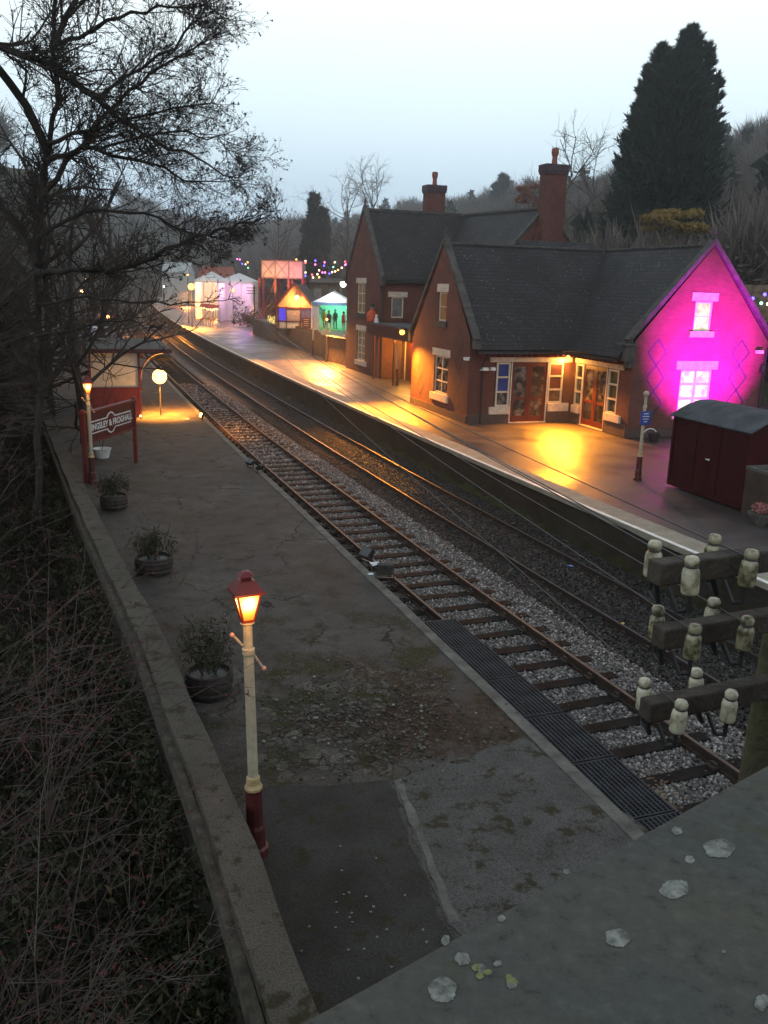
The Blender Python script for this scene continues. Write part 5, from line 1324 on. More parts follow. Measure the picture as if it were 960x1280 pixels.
def marquee():
    o = atY(389.5, 414, 79); o.z = 1.68
    t = thing('marquee', 'white peaked marquee with green lit interior beside the kiosk', 'marquee', o)
    A = (0,0,0); Wd = 3.7; D = 4.0; He = 2.35; Ha = 3.6
    b = MB(); c = (Wd/2, D/2, Ha-.25)
    for P_ in (((0,0),(Wd,0)), ((Wd,0),(Wd,D)), ((Wd,D),(0,D)), ((0,D),(0,0))):
        (x0,y0),(x1,y1) = P_; b.extr([(x0,y0,He),(x1,y1,He),c], (0,0,.02))
    b.extr([(-.05,-.1,He),(Wd+.05,-.1,He),(Wd/2,-.1,Ha-.35)], (0,.03,0)); 
    b.build('canopy', M['tent'], t)
    b = MB(); b.box((Wd/2,-.14,He-.08),(Wd,.02,.25)); b.box((.0,D/2,He-.1),(.02,D,.25)); b.build('valance', mat('blue grey valance', (.10,.17,.30), .6), t)
    b = MB()
    for x, y in ((0,0),(Wd,0),(0,D),(Wd,D)): b.tube([(x,y,0),(x,y,He)], .035, 8)
    b.build('pole', M['white'], t)
    b = MB(); b.box((.02,D/2,He/2),(.03,D,He)); b.box((Wd/2,D,He/2),(Wd,.03,He)); b.box((Wd,D/2,He/2),(.03,D,He))
    for i in range(5): b.tube([(.1+.12*i,-.02,0),(.1+.12*i,.02,He)], .06, 6)
    b.build('side_curtain', mat('pale curtain', (.55,.46,.44), .8, .1), t)
    b = MB(); b.box((Wd/2,D/2,.02),(Wd,D,.04)); b.build('floor', mat('green floor', (.05,.22,.10), .7), t)
    return t, o
mt_, mo = marquee()
light('marquee_and_fill_light', mo + Vector((2.2,2.2,2.1)), (.12,1,.55), 300, .3)
light('marquee_and_fill_light', mo + Vector((1.8,-.9,3.1)), (.9,.93,1), 160, .3)  # added fill with no fixture, in front, to brighten the people
def onyard(px, py_unused, Y, z=1.68):
    p = atY(px, 400, Y); p.z = z; return p
person('person in a long black coat and pale trousers standing before the marquee', onyard(411,0,75.5), 1.78, (Cwh, Cblk, Chair), .3)
person('person in an orange vest under the marquee', onyard(405.5,0,80.5), 1.75, (Cblk, Cor, Chair), .4, 1)
person('person in dark grey clothes under the marquee, between the orange vest and the pole', onyard(419,0,80.8), 1.75, (Cdark, Cdark, Chair), -.6)
person('person in a red coat and pale trousers at the gable side of the marquee', onyard(429.5,0,76.5), 1.70, (Cwh, Cred, Chair), 2.2)
pr_ = atY(222.5, 368, 150); pr_.z = 0
person('person in a bright red jacket at the far end of the station platform', G(222,367.5), 1.8, (Cblk, Cred, Chair), .2, 1)
person('person in dark clothes at the far end of the station platform beside the red jacket', G(217,367), 1.7, (Cdark, Cdark, Chair), .9, 1)
# flower basket / tinsel post
q = G(346,428); t = thing('sign_post', 'post wrapped in glowing yellow tinsel at the kiosk fence', 'post', q)
b = MB(); b.lathe([(.10,0),(.09,.15),(.06,.2),(.05,2.3)], (0,0,0), 8); b.build('post', M['maroon_d'], t)
V = leafcloud(420, (-.15,0,2.05), (.85,.3,.42), .10); V[...,2] -= .25*V[...,0]
npmesh('tinsel', V, 3, emis('yellow tinsel', (1,.72,.18), 1.5), t)
# water tank
def tank():
    Y = 108; a = atY(327,347,Y); c = atY(378,347,Y); zt = atY(350,326,Y).z; zb = a.z; o = Vector((a.x, Y, 0)); Wd = c.x - a.x; D = 4.0
    t = thing('water_tank', 'riveted iron water tank on red legs, lit pink and amber', 'water tank', o, R(0))
    b = MB(); b.box((Wd/2, D/2, (zb+zt)/2), (Wd, D, zt-zb)); 
    b.build('tank', mat('pale painted tank iron', (.52,.38,.36), .6, .2, 1.2), t)
    f = MB(); h = zt-zb
    n = 3
    for i in range(n+1): f.bar((Wd*i/n,-.05,zb),(Wd*i/n,-.05,zt),.10,.07, up=(0,1,0))
    for zz in (zb, zt): f.bar((-.05,-.05,zz),(Wd+.05,-.05,zz),.12,.12)
    for i in range(n-1):
        f.bar((Wd*i/n,-.04,zb),(Wd*(i+1)/n,-.04,zt),.06,.05); f.bar((Wd*i/n,-.04,zt),(Wd*(i+1)/n,-.04,zb),.06,.05)
    for i in range(7): f.bar((-.05,D*i/6,zb),(-.05,D*i/6,zt),.06,.06, up=(1,0,0))
    f.build('ribs', mat('tank ribs', (.22,.12,.12), .6), t)
    for x in (-.3, Wd*.33, Wd*.66, Wd):
        for y in (.2, D-.2):
            l = MB(); l.bar((x,y,0),(x,y,zb),.26,.26, up=(0,1,0)); l.build('leg', M['red_iron'], t)
    br = MB(); br.bar((-.3,.2,1),(Wd*.33,.2,zb-.2),.08,.08); br.bar((Wd*.66,.2,1),(Wd,.2,zb-.2),.08,.08); br.build('brace', M['red_iron'], t)
    light('tank_flood', o+Vector((Wd*.35,-3.5,zb-1.6)), (1,.50,.14), 1500, .2, R(95), o+Vector((Wd*.4,0,(zb+zt)/2+.2)))
    light('tank_flood', o+Vector((Wd*.95,-3.2,zb-1.6)), (1,.10,.55), 700, .2, R(85), o+Vector((Wd*.85,0,(zb+zt)/2+.2)))
    light('tank_flood', o+Vector((-.9,-1.5,1.2)), (1,.08,.03), 80, .2)
    light('tank_flood', o+Vector((-2.2,1.0,3.0)), (.12,.08,1), 160, .2)
    light('tank_flood', o+Vector((Wd*.8,-1.0,1.6)), (1,.1,.2), 40, .2)
M['red_iron'] = mat('red iron legs', (.22,.035,.035), .6)
tank()
# big white tents, glowing from inside
def big_tent(label, px0, px1, py_e, py_a, Y, col, en, D=7):
    a = atY(px0, py_e, Y); c = atY(px1, py_e, Y); za = atY((px0+px1)/2, py_a, Y).z; ze = a.z; Wd = c.x-a.x
    t = thing('marquee', label, 'marquee', (a.x, Y, 0))
    b = MB(); cx = Wd/2; pk_ = (cx, D/2, za)
    for P_ in (((0,0),(Wd,0)), ((Wd,0),(Wd,D)), ((Wd,D),(0,D)), ((0,D),(0,0))):
        (x0,y0),(x1,y1) = P_; b.extr([(x0,y0,ze),(x1,y1,ze),pk_], (0,0,.03))
    b.build('canopy', M['tent'], t)
    b = MB(); b.box((Wd/2,D,ze/2),(Wd,.04,ze)); b.box((0,D/2,ze/2),(.04,D,ze)); b.box((Wd,D/2,ze/2),(.04,D,ze)); b.box((Wd/2,.0,ze-.15),(Wd,.03,.35)); b.build('side_curtain', M['tent'], t)
    b = MB()
    for k in range(4): b.tube([(Wd*k/3,0,0),(Wd*k/3,0,ze)], .05, 6)
    b.build('pole', M['white'], t)
    o = Vector((a.x,Y,0)); light('marquee_and_fill_light', o+Vector((Wd/2,D*.45,ze-.5)), col, en, .5)
    light('marquee_and_fill_light', o+Vector((Wd/2,-2.0,ze+.3)), col, en*.12, .5)
    return t, o, Wd, ze
big_tent('largest glowing white marquee, behind the amber booth', 272, 316, 351, 341, 128, (1,.55,.8), 800)
big_tent('glowing warm white marquee left of the largest one', 243, 276, 350, 339, 136, (1,.62,.4), 800)
# red-roofed building behind the tents
def house(label, px0, px1, py_b, py_e, py_a, Y, wallm, roofm, D=6, name='house', win=2):
    a = atY(px0, py_e, Y); c = atY(px1, py_e, Y); za = atY(px0, py_a, Y).z; ze = a.z; Wd = c.x-a.x; zb = float(TZ(a.x, Y))-.5
    t = thing(name, label, 'building', (a.x, Y, 0))
    b = MB(); b.box((Wd/2, D/2, (ze+zb)/2), (Wd, D, ze-zb)); b.extr([(0,0,ze),(0,D,ze),(0,D/2,za-.05)], (Wd,0,0)); b.build('wall', wallm, t)
    b = MB(); roof_slab(b, [(-.2,D/2,za),(Wd+.2,D/2,za),(Wd+.2,-.3,ze-.1),(-.2,-.3,ze-.1)]); roof_slab(b, [(-.2,D/2,za),(-.2,D+.3,ze-.1),(Wd+.2,D+.3,ze-.1),(Wd+.2,D/2,za)]); b.build('roof', roofm, t)
    for k in range(win):
        b = MB(); b.box((Wd*(k+.5)/win, -.02, ze-1.2), (.8,.06,1.0)); b.build('window', M['glass_cur'], t)
    return t
house('long low building with a rust red roof behind the glowing marquees', 248, 288, 352, 345, 332, 150, M['stone_cream'], mat('red tiles', (.30,.08,.05), .8, .3, 2))
house('pale building glimpsed through the bare branches beyond the line', 202, 234, 345, 340, 327, 215, M['white'], mat('pale metal roof', (.5,.55,.55), .5), 8)
house('dark shed between the water tank and the fairy lights', 388, 425, 360, 352, 347, 100, M['fence'], M['slate_dark'], 5)
# lit booth
q = G(283,399.5); t = thing('booth', 'square booth glowing yellow and orange on the far platform', 'booth', q, .15)
b = MB(); b.box((1.0,1.0,1.0),(2.0,2.0,1.9)); b.build('cover', emis('glowing amber cover', (1,.42,.05), .95, .75, 1.3), t); b = MB()
for x in (0,2.0): 
    for y in (0,2.0): b.box((x,y,1.1),(.10,.10,2.2))
b.box((1,1,2.0),(2.2,2.2,.12)); b.build('frame', M['fence'], t)
light('booth_light', q+Vector((.9,-1.2,1.4)), (1,.5,.08), 300, .3)
q = G(293,405.5); t = sign_post('distant lamp post with a small blue sign before the glowing booth', q, 2.9)
# glowing lamps along the far platform
def glow_post(label, p, h, r=.16, s=6, col=SOD, en=120, z0=0):
    t = thing('lamp_post', label, 'lamp post', (p.x, p.y, z0))
    b = MB(); b.lathe([(.10,0),(.08,.5),(.05,.6),(.045,h)], (0,0,0), 8); b.build('post', M['dark'], t)
    b = MB(); b.ball((0,0,h+r*.9), r, 10); b.build('globe', emis('lamp globe', tuple(col), s), t)
    if en: (light('lamp_light', Vector((p.x-.1,p.y-r-.25,z0+h+.1)), col, en*.12, .15), light('lamp_light', Vector((p.x-.1,p.y-r-.25,z0+h)), (col[0], col[1]*.78, col[2]*.45), en*11, .15, R(135), Vector((p.x-1.0,p.y-2.5,z0)), .8))
    return t
pq = atY(239, 359, 112); glow_post('brilliant orange lamp post at the far end of the lit platform', Vector((pq.x,112,0)), pq.z-.3, .40, 6, en=2200)
pq = atY(234.5, 344, 122); glow_post('smaller orange lamp just above the brilliant far platform lamp', Vector((pq.x,122,0)), pq.z-.1, .14, 5, en=0)
pq = atY(291, 363, 126); glow_post('orange lamp rising behind the glowing booth', Vector((pq.x,126,0)), pq.z-.2, .22, 5, en=60)
pq = atY(205, 358, 170); glow_post('tiny white lamp at the end of the platform edge', Vector((pq.x,170,0)), pq.z-.2, .18, 12, col=(1,.85,.6), en=30)
# stalls with amber goods near the tents
for i, (x, y, w_) in enumerate(((250,364,8),(257,368,6),(262,372,7))):
    q = G(x, y+16); q = atY(x, y+8, 118-i*3); q.z = 0
    t = thing('market_stall', ['market stall with strings of amber bulbs, nearest the brilliant lamp', 'narrow market stall between two amber lit stalls', 'market stall with amber bulbs left of the glowing booth'][i], 'stall', q)
    b = MB()
    for sx in (0,1.0):
        for sy in (0,1.4): b.box((sx,sy,1.2),(.06,.06,2.4))
    b.box((.5,.7,.8),(1.0,1.4,.06)); b.build('frame', M['fence'], t); b = MB(); b.extr([(-.1,-.2,2.3),(1.1,-.2,2.3),(1.1,.7,2.7),(-.1,.7,2.7)], (0,0,.03)); b.build('canopy', mat('red stall cloth', (.45,.09,.06), .7), t)
    for k in range(7):
        bb = MB(); bb.ball((.1+.15*k,-.15,2.2-.12*math.sin(k)), .07, 5); bb.build('bulb', emis('amber bulb', (1,.6,.2), 7), t)
    light('stall_light', q+Vector((.4,-.6,1.9)), (1,.55,.2), 60, .2)
# light washing the far platform from the market side
for (x, y, e) in ((330,404,900),(225,383,800),(262,398,700)):
    q = G(x, y); pq = Vector((q.x+1.6, q.y+1.0, 3.0)); t = glow_post(['orange lamp on a tall post by the picket fence bend','orange lamp post where the far platform narrows','orange lamp post on the platform before the market stalls'][(330,225,262).index(x)], Vector((pq.x,pq.y,0)), 2.9, .10, 5, en=e, col=(1,.40,.16))
p = G(408,452); glow_post('slim lamp post at the fence end, throwing an orange pool on the platform', Vector((p.x,p.y,0)), 3.0, .09, 5, en=1000, col=(1,.42,.12))
for i, (x, y, c) in enumerate(((312,380,(.10,.08,1)),(285,377,(.8,.1,1)),(322,372,(.10,.1,1)))):
    p = G(x, y); t = thing('ground_lamp', ['blue uplighter on the ground under the water tank', 'purple uplighter beside the glowing booth', 'blue uplighter at the foot of the red tank legs'][i], 'lamp', p)
    b = MB(); b.lathe([(.18,0),(.2,.3),(.12,.34)], (0,0,0), 10); b.build('housing', M['black_gear'], t); b = MB(); b.ball((0,0,.5), .26, 8); b.build('bulb', emis('coloured uplight', c, 5), t)
    light('uplight', p + Vector((0,-.6,.7)), c, 130, .2)
# far left: lamp posts by the yard road
for i, (x, yt, Y, en) in enumerate(((102,363,66,25),(125,341,108,20),(107,347,98,20),(135.5,395,52,10))):
    p = atY(x, yt, Y); g_ = float(TZ(p.x, Y)); g_ = max(g_, -.6)
    glow_post(['lamp post by the yard road, its shaft catching the light', 'far orange street lamp above the yard, right of its twin', 'far orange street lamp above the yard, left of its twin', 'low lantern just beyond the shelter roof'][i], Vector((p.x,Y,0)), p.z-.15-g_, .11 if i != 3 else .10, 9, en=en, z0=g_, col=(1,.5,.2))
# parked cars on the yard road
def car(label, loc, rz, col):
    t = thing('parked_car', label, 'car', loc, rz, 'cars parked on the yard road')
    prof = [(-2.1,.35),(-2.15,.75),(-1.95,.95),(-1.3,1.02),(-.75,1.42),(.75,1.45),(1.45,1.02),(2.05,.9),(2.15,.6),(2.1,.35)]
    b = MB(); b.extr([(x,-.85,z) for x, z in prof], (0,1.7,0)); b.build('body', mat('car paint', col, .25), t, bevel=.05)
    g = MB(); gp_ = [(-1.18,1.02),(-.72,1.37),(.70,1.39),(1.28,1.02)]; g.extr([(x,-.86,z) for x, z in gp_], (0,1.72,0)); g.build('window', M['glass'], t)
    for x in (-1.35,1.35):
        for y in (-.86,.86):
            w = MB(); w.lathe([(.31,-.10),(.33,-.06),(.33,.06),(.31,.10)], (x,y,.33), 16, M=Matrix.Rotation(R(90),3,'X')); w.build('wheel', M['dark'], t)
    for y in (-.6,.6):
        h = MB(); h.box((-2.13,y,.72),(.06,.3,.12)); h.build('tail_light', M['maroon'], t)
for i, (x, y, c, l) in enumerate(((112,358,(.02,.02,.025),'black parked car on the yard road beneath the street lamps'), (127,352,(.25,.05,.04),'dark red parked car farther along the yard road'), (121,365,(.25,.26,.28),'grey parked car nearest on the yard road'))):
    Y = (95, 118, 78)[i]; p = atY(x, y, Y); car(l, (p.x, Y, max(float(TZ(p.x,Y)), .02)), .9+i*.3, c)

# fairy lights
def fairy(label, pxs, Y, cols, sag=0):
    pts = [atY(x, y, Y) for x, y in pxs]
    t = thing('fairy_lights', label, 'fairy lights', pts[0]); o = pts[0]
    b = MB(); b.tube([p - o + Vector((0,0,.10)) for p in pts], .012, 4); b.build('cable', M['dark'], t)
    for i, p in enumerate(pts):
        k = MB(); k.ball(p-o, .085, 6); k.build('bulb', FC_[cols[i % len(cols)]], t)
FC_ = {'r': emis('red fairy bulb', (1,.10,.12), 5), 'b': emis('blue fairy bulb', (.12,.08,1), 6), 'w': emis('warm fairy bulb', (1,.65,.4), 5), 'p': emis('pink fairy bulb', (1,.15,.6), 5), 'g': emis('green fairy bulb', (.3,.9,.5), 3), 'o': emis('orange fairy bulb', (1,.4,.1), 6)}
Q = lambda L: [(180+x/3.69, 300+y/3.69) for x, y in L]
fairy('string of coloured bulbs left of the water tank', Q([(430,88),(442,90),(453,110),(468,112),(478,103),(480,128)]), 104, 'ppbwog')
fairy('upper string of coloured bulbs right of the water tank', Q([(703,90),(745,97),(790,95),(833,103),(880,103),(928,100)]), 92, 'owbpwr')
fairy('second string of bulbs right of the tank, just under the upper one', Q([(745,105),(790,113),(830,118),(873,125),(928,115)]), 91, 'rpbgp')
fairy('lowest sagging string of bulbs between the tank and the tall gable', Q([(745,150),(775,160),(800,158),(823,150),(835,150),(855,155),(868,148),(882,145),(895,138),(912,128),(930,112)]), 88, 'wrwppbwwowp')
fairy('short string of bulbs close above the kiosk roof', Q([(745,165),(780,173),(808,140),(808,172)]), 90, 'bwwo')
# woven fence on the bank at the right, with bulbs
fw0, fw1 = atY(918,400,46), atY(990,402,44)
F4 = fence('pale woven fence on the bank right of the end gable, strung with bulbs', [Vector((fw0.x,fw0.y,0)), Vector((fw1.x,fw1.y,0))], 1.85, .10, 'woven_fence', .02, mat('pale hazel fence', (.20,.15,.10), .9, .4, 3), z0=fw0.z-.1)
fairy('string of coloured bulbs hung along the pale woven fence', [(926,370),(932.5,376),(941,373),(951.5,379),(956,368),(960,380),(968,372)], 44.5, 'wobgbwo')

# ------------------------------------------------------------------ trees
def branch(mb, pts, r0, r1, n=6): mb.tube(pts, list(np.linspace(r0, r1, len(pts))), n)
def grow(tw, p, d, L, r, lvl, dens=1.0, droop=0.0, cones=None):
    seg = 4 if lvl else 3
    pts = [p.copy()]; q = p.copy(); dd = d.copy()
    for i in range(seg):
        dd = (dd + Vector((rng.gauss(0,.17), rng.gauss(0,.17), rng.gauss(0,.15)+.05-droop))).normalized()
        q = q + dd*(L/seg); pts.append(q.copy())
    tw.tube(pts, list(np.linspace(r, max(.0022, r*.45), len(pts))), 5 if lvl > 1 else 3, cap=False)
    if lvl == 0:
        if cones is not None and rng.random() < .5: cones.append(pts[-1])
        return
    nb = max(2, int(rng.uniform(4, 7)*dens))
    for k in range(nb):
        s = rng.uniform(.2, 1.0)*seg; i = min(seg-1, int(s)); bp_ = pts[i].lerp(pts[i+1], s-i)
        ax = dd.cross(Vector((rng.gauss(0,1), rng.gauss(0,1), rng.gauss(0,1))))
        if ax.length < .1: continue
        ax.normalize(); nd_ = Matrix.Rotation(rng.uniform(.5,1.05), 3, ax) @ ((pts[i+1]-pts[i]).normalized())
        grow(tw, bp_, nd_, L*rng.uniform(.42,.62), r*rng.uniform(.4,.55), lvl-1, dens, droop, cones)
def alder():
    base = atY(47, 480, 13.2); base.z = -2.0
    t = thing('bare_tree', 'large bare dark tree overhanging the left of the picture, with tiny cones', 'tree', base)
    tk = MB(); tw = MB(); cones = []
    def limb(pl, r0, r1, Y0, Y1, dens=1.0, step=.075, lvl=2, Lb=1.0):
        n_ = len(pl); P = [atY(x, y, Y0+(Y1-Y0)*i/(n_-1)) - base for i, (x, y) in enumerate(pl)]
        # smooth
        Q_ = []
        for i in range(n_-1):
            a, b_, c, d = P[max(i-1,0)], P[i], P[i+1], P[min(i+2,n_-1)]
            for s in np.linspace(0,1,5)[:-1]:
                Q_.append(.5*((2*b_)+(c-a)*s+(2*a-5*b_+4*c-d)*s*s+(3*b_-a-3*c+d)*s**3))
        Q_.append(P[-1])
        for q in Q_[1:-1]: q += Vector((rng.gauss(0,.02),rng.gauss(0,.04),rng.gauss(0,.02)))
        tk.tube(Q_, list(np.linspace(r0*.74, r1*.8, len(Q_))), 7)
        L = sum((Q_[i+1]-Q_[i]).length for i in range(len(Q_)-1)); k = int(L/step*dens)
        for j in range(k):
            s = rng.uniform(.10,1.0)*(len(Q_)-1); i = min(len(Q_)-2, int(s)); bp_ = Q_[i].lerp(Q_[i+1], s-i); dr = (Q_[i+1]-Q_[i]).normalized()
            ax = dr.cross(Vector((rng.gauss(0,1), rng.gauss(0,1), rng.gauss(0,1)))).normalized()
            nd_ = Matrix.Rotation(rng.uniform(.4,1.0), 3, ax) @ dr
            rr = (r0+(r1-r0)*s/(len(Q_)-1))*.5
            grow(tw, bp_, nd_, Lb*rng.uniform(.5,1.0)*(1-.55*s/len(Q_)), min(.022, max(.007, rr*.6)), lvl, 1.0, 0, cones)
    limb([(47,640),(48,520),(47,430),(46,330),(52,250),(60,190),(72,110),(66,40),(72,-60),(80,-160)], .072, .032, 13.2, 13.6, 1.0)
    limb([(47,340),(90,337),(150,336),(208,313),(258,294),(300,282),(330,272)], .065, .009, 13.2, 11.4, 1.0, Lb=.8)
    limb([(60,190),(-10,75),(-80,20)], .09, .05, 13.4, 12.4, .5)
    limb([(-40,40),(10,62),(60,82),(118,122),(180,165),(245,198),(295,228)], .075, .008, 12.2, 12.6, 1.1)
    limb([(52,250),(95,190),(135,140),(190,95),(240,60),(270,45)], .06, .008, 13.3, 14.4, 1.1)
    limb([(66,60),(110,38),(165,18),(225,6),(268,8)], .045, .008, 13.4, 12.0, 1.0)
    limb([(60,200),(118,188),(190,205),(245,228),(298,222)], .05, .007, 13.3, 14.6, 1.1)
    limb([(60,180),(130,158),(200,140),(268,128)], .045, .007, 13.3, 11.6, 1.1)
    limb([(47,300),(105,266),(180,268),(245,292),(300,305)], .045, .007, 13.2, 14.2, 1.0)
    limb([(66,60),(110,-20),(170,-60),(230,-110)], .06, .02, 13.4, 14.5, .9)
    limb([(46,330),(-20,230),(-70,150)], .07, .03, 13.2, 14.5, .9)
    limb([(47,420),(100,412),(160,398),(205,436)], .028, .005, 13.2, 11.8, .6, lvl=1, Lb=.6)
    limb([(46,380),(110,372),(180,378),(250,378),(300,372)], .03, .004, 13.2, 12.2, .45, lvl=1, Lb=.5)
    limb([(120,124),(200,70),(250,20),(262,-20)], .035, .008, 12.5, 13.6, 1.0)
    limb([(120,188),(205,165),(262,172),(300,196)], .03, .006, 13.8, 12.8, 1.1)
    tk.build('trunk', M['bark'], t, smooth=True); tw.build('crown', M['twig'], t)
    C_ = np.array([[c.x,c.y,c.z] for c in cones]); C_ = np.repeat(C_, 4, 0) + nr.normal(size=(len(C_)*4,3))*.012
    s = .012
    a = nr.normal(size=(len(C_),3,3)); V = C_[:,None,:] + a*s
    npmesh('cones', V, 3, M['twig'], t)
    print('alder twigs', len(tw.f), 'cones', len(cones))
alder()
def bare_tree(label, loc, h, spread=1.0, lim=9, dens=1.0, m=None, group=None, lvl=2, name='bare_tree', rf=.007):
    t = thing(name, label, 'tree', loc, 0, group)
    tk = MB(); tw = MB()
    P = [Vector((0,0,0)), Vector((rng.gauss(0,.1),rng.gauss(0,.1),h*.25)), Vector((rng.gauss(0,.2),rng.gauss(0,.2),h*.5)), Vector((rng.gauss(0,.3),rng.gauss(0,.3),h*.78)), Vector((rng.gauss(0,.3),rng.gauss(0,.3),h))]
    tk.tube(P, [h*rf*2.4,h*rf*2,h*rf*1.5,h*rf*.8,h*rf*.3], 6)
    for k in range(lim):
        s = rng.uniform(.9, 3.7); i = int(s); p = P[i].lerp(P[i+1], s-i); a = k*2.4+rng.random(); el = rng.uniform(.25,1.0)
        d = Vector((math.cos(a)*math.cos(el)*spread, math.sin(a)*math.cos(el)*spread, math.sin(el))).normalized()
        grow(tw, p, d, h*rng.uniform(.28,.42)*(1.15-s*.12), h*rf, lvl, dens)
    tk.build('trunk', m or M['bark'], t); tw.build('crown', m or M['twig'], t)
    return t
# thicket of bare trees at the left
LT = [(-75,30,24,'behind the big dark one, at the picture border'),(95,30,30,'rising behind the shelter, tallest of the left bank'),(60,38,36,'far back on the left bank'),(130,46,46,'beyond the shelter roof, near the yard road'),(-90,16,19,'close to the border, low on the bank'),(150,52,70,'slender, between the yard road and the line')]
for i, (x, hs, Y, l) in enumerate(LT):
    p = atY(x, 420, Y); g_ = float(TZ(p.x, Y)); bare_tree('bare brown tree '+l, (p.x, Y, g_-.2), (9.5,11,12,11,7,10)[i], 1.0, 12, 1.15, group=None)
# bare trees behind the station
for i, (x, ytop, Y, l) in enumerate(((437,254,110,'with fine pale twigs, left of the tall gable'),(468,246,120,'just over the tall gable finial'),(715,198,85,'with upright limbs right of the big chimney'),(745,226,90,'slimmer, between the big chimney and the conifer'),(350,262,135,'at the tip of the long overhanging branch'))):
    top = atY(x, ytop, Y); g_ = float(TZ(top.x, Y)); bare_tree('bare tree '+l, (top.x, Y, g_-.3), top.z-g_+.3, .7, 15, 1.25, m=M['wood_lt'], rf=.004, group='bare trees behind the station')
def conifer(label, Y, leaders, base_px, n, mat_=None, spr=.5):
    b0 = atY(base_px[0], base_px[1], Y); g_ = float(TZ(b0.x, Y)); 
    t = thing('conifer', label, 'tree', (b0.x, Y, g_))
    tk = MB(); V = []
    for (x, yt, wpx, frac) in leaders:
        top = atY(x, yt, Y); H_ = top.z - g_; rw = wpx/FPX*Y; ox = top.x - b0.x
        oy = rng.uniform(-.4,.4)*rw
        tk.tube([(ox*.6,oy,0),(ox,oy,H_*.5),(ox,oy,H_*.97)], [.28,.2,.04], 7)
        m_ = int(n*frac)
        # boughs: upswept sprays around the stem
        nb = int(m_/46)
        for k in range(nb):
            zf = (k+.5)/nb; zf = zf**.92; zz = H_*(.05+.95*zf); prof = (1-zf)**.62*min(1, .62+zf*2.1) if zf > 0 else 1
            a = rng.random()*6.283; Lr = rw*prof*(rng.uniform(.66,1.15) + (.25 if rng.random() < .08 else 0))+.12
            upk = rng.uniform(.25,.7)
            s = nr.rand(46)**.7; w_ = (.07+.26*(1-s))*(.5+.5*prof)
            cx = ox + math.cos(a)*Lr*s + nr.normal(size=46)*w_*.6; cy = oy + math.sin(a)*Lr*s + nr.normal(size=46)*w_*.6; cz = zz + upk*Lr*s*s + nr.normal(size=46)*w_*.45
            C_ = np.stack([cx,cy,cz], -1)
            dv = np.array([math.cos(a)*.7, math.sin(a)*.7, .75]) + nr.normal(size=(46,3))*.35; dv /= np.linalg.norm(dv,axis=1)[:,None]
            sd = np.cross(dv, nr.normal(size=(46,3))); sd /= np.linalg.norm(sd,axis=1)[:,None]
            L_ = spr*(.6+.8*nr.rand(46,1)); V.append(np.stack([C_-sd*L_*.16, C_+sd*L_*.16, C_+dv*L_], 1))
    tk.build('trunk', M['bark'], t); npmesh('crown', np.concatenate(V), 3, mat_ or M['conifer'], t)
    return t
conifer('huge dark conifer with several pointed tops behind the station', 72, [(859,42,52,.26),(833,56,46,.18),(882,60,38,.15),(815,84,44,.16),(897,96,26,.08),(842,74,82,.60),(800,130,40,.12)], (842,330), 110000, spr=.46)
conifer('small pointed spruce on the skyline left of the tall gable', 150, [(394,246,17,1.0),(404,262,12,.4),(384,275,13,.4)], (394,320), 9000, spr=.9)
conifer('dark rounded evergreen on the skyline behind the roofs', 260, [(629,222,12,1.0),(622,232,10,.5)], (628,262), 4000, M['wood_green'], spr=1.4)
# leafy trees
def leafy(label, px, py, rx, ry, Y, m, n, sz, cat='tree'):
    c = atY(px, py, Y); g_ = float(TZ(c.x, Y)); t = thing('small_tree', label, cat, (c.x, Y, g_))
    hh = c.z-g_; tk = MB(); tk.tube([(0,0,0),(.1,0,hh*.6),(0,0,hh)], [.14,.10,.04], 6)
    RX, RZ = rx/FPX*Y, ry/FPX*Y
    V = []
    for k in range(22):
        a = rng.random()*6.28; r_ = rng.random()**.5; z_ = rng.uniform(-1,1)
        cc_ = (RX*.85*r_*math.cos(a), RX*.6*r_*math.sin(a), hh+RZ*.8*z_*(1-r_*.4)); V.append(leafcloud(int(n/22), cc_, (RX*.26,RX*.26,RZ*.22), sz, .4, .1))
        tk.tube([(0,0,hh*.55), (cc_[0]*.5,cc_[1]*.5,hh*.8+(cc_[2]-hh)*.3), cc_], [.05,.03,.01], 4)
    tk.build('trunk', M['fence'], t); npmesh('crown', np.concatenate(V), 3, m, t)
leafy('ochre leaved small tree in front of the huge conifer', 845, 275, 42, 20, 56, M['ochre'], 5200, .22)
leafy('rusty orange leaved tree behind the ridge, left of the big chimney', 668, 246, 26, 16, 105, M['wood_rust'], 3000, .35)
leafy('rusty leaved tree on the slope right of the huge conifer', 938, 264, 26, 10, 95, M['wood_rust'], 2500, .35)

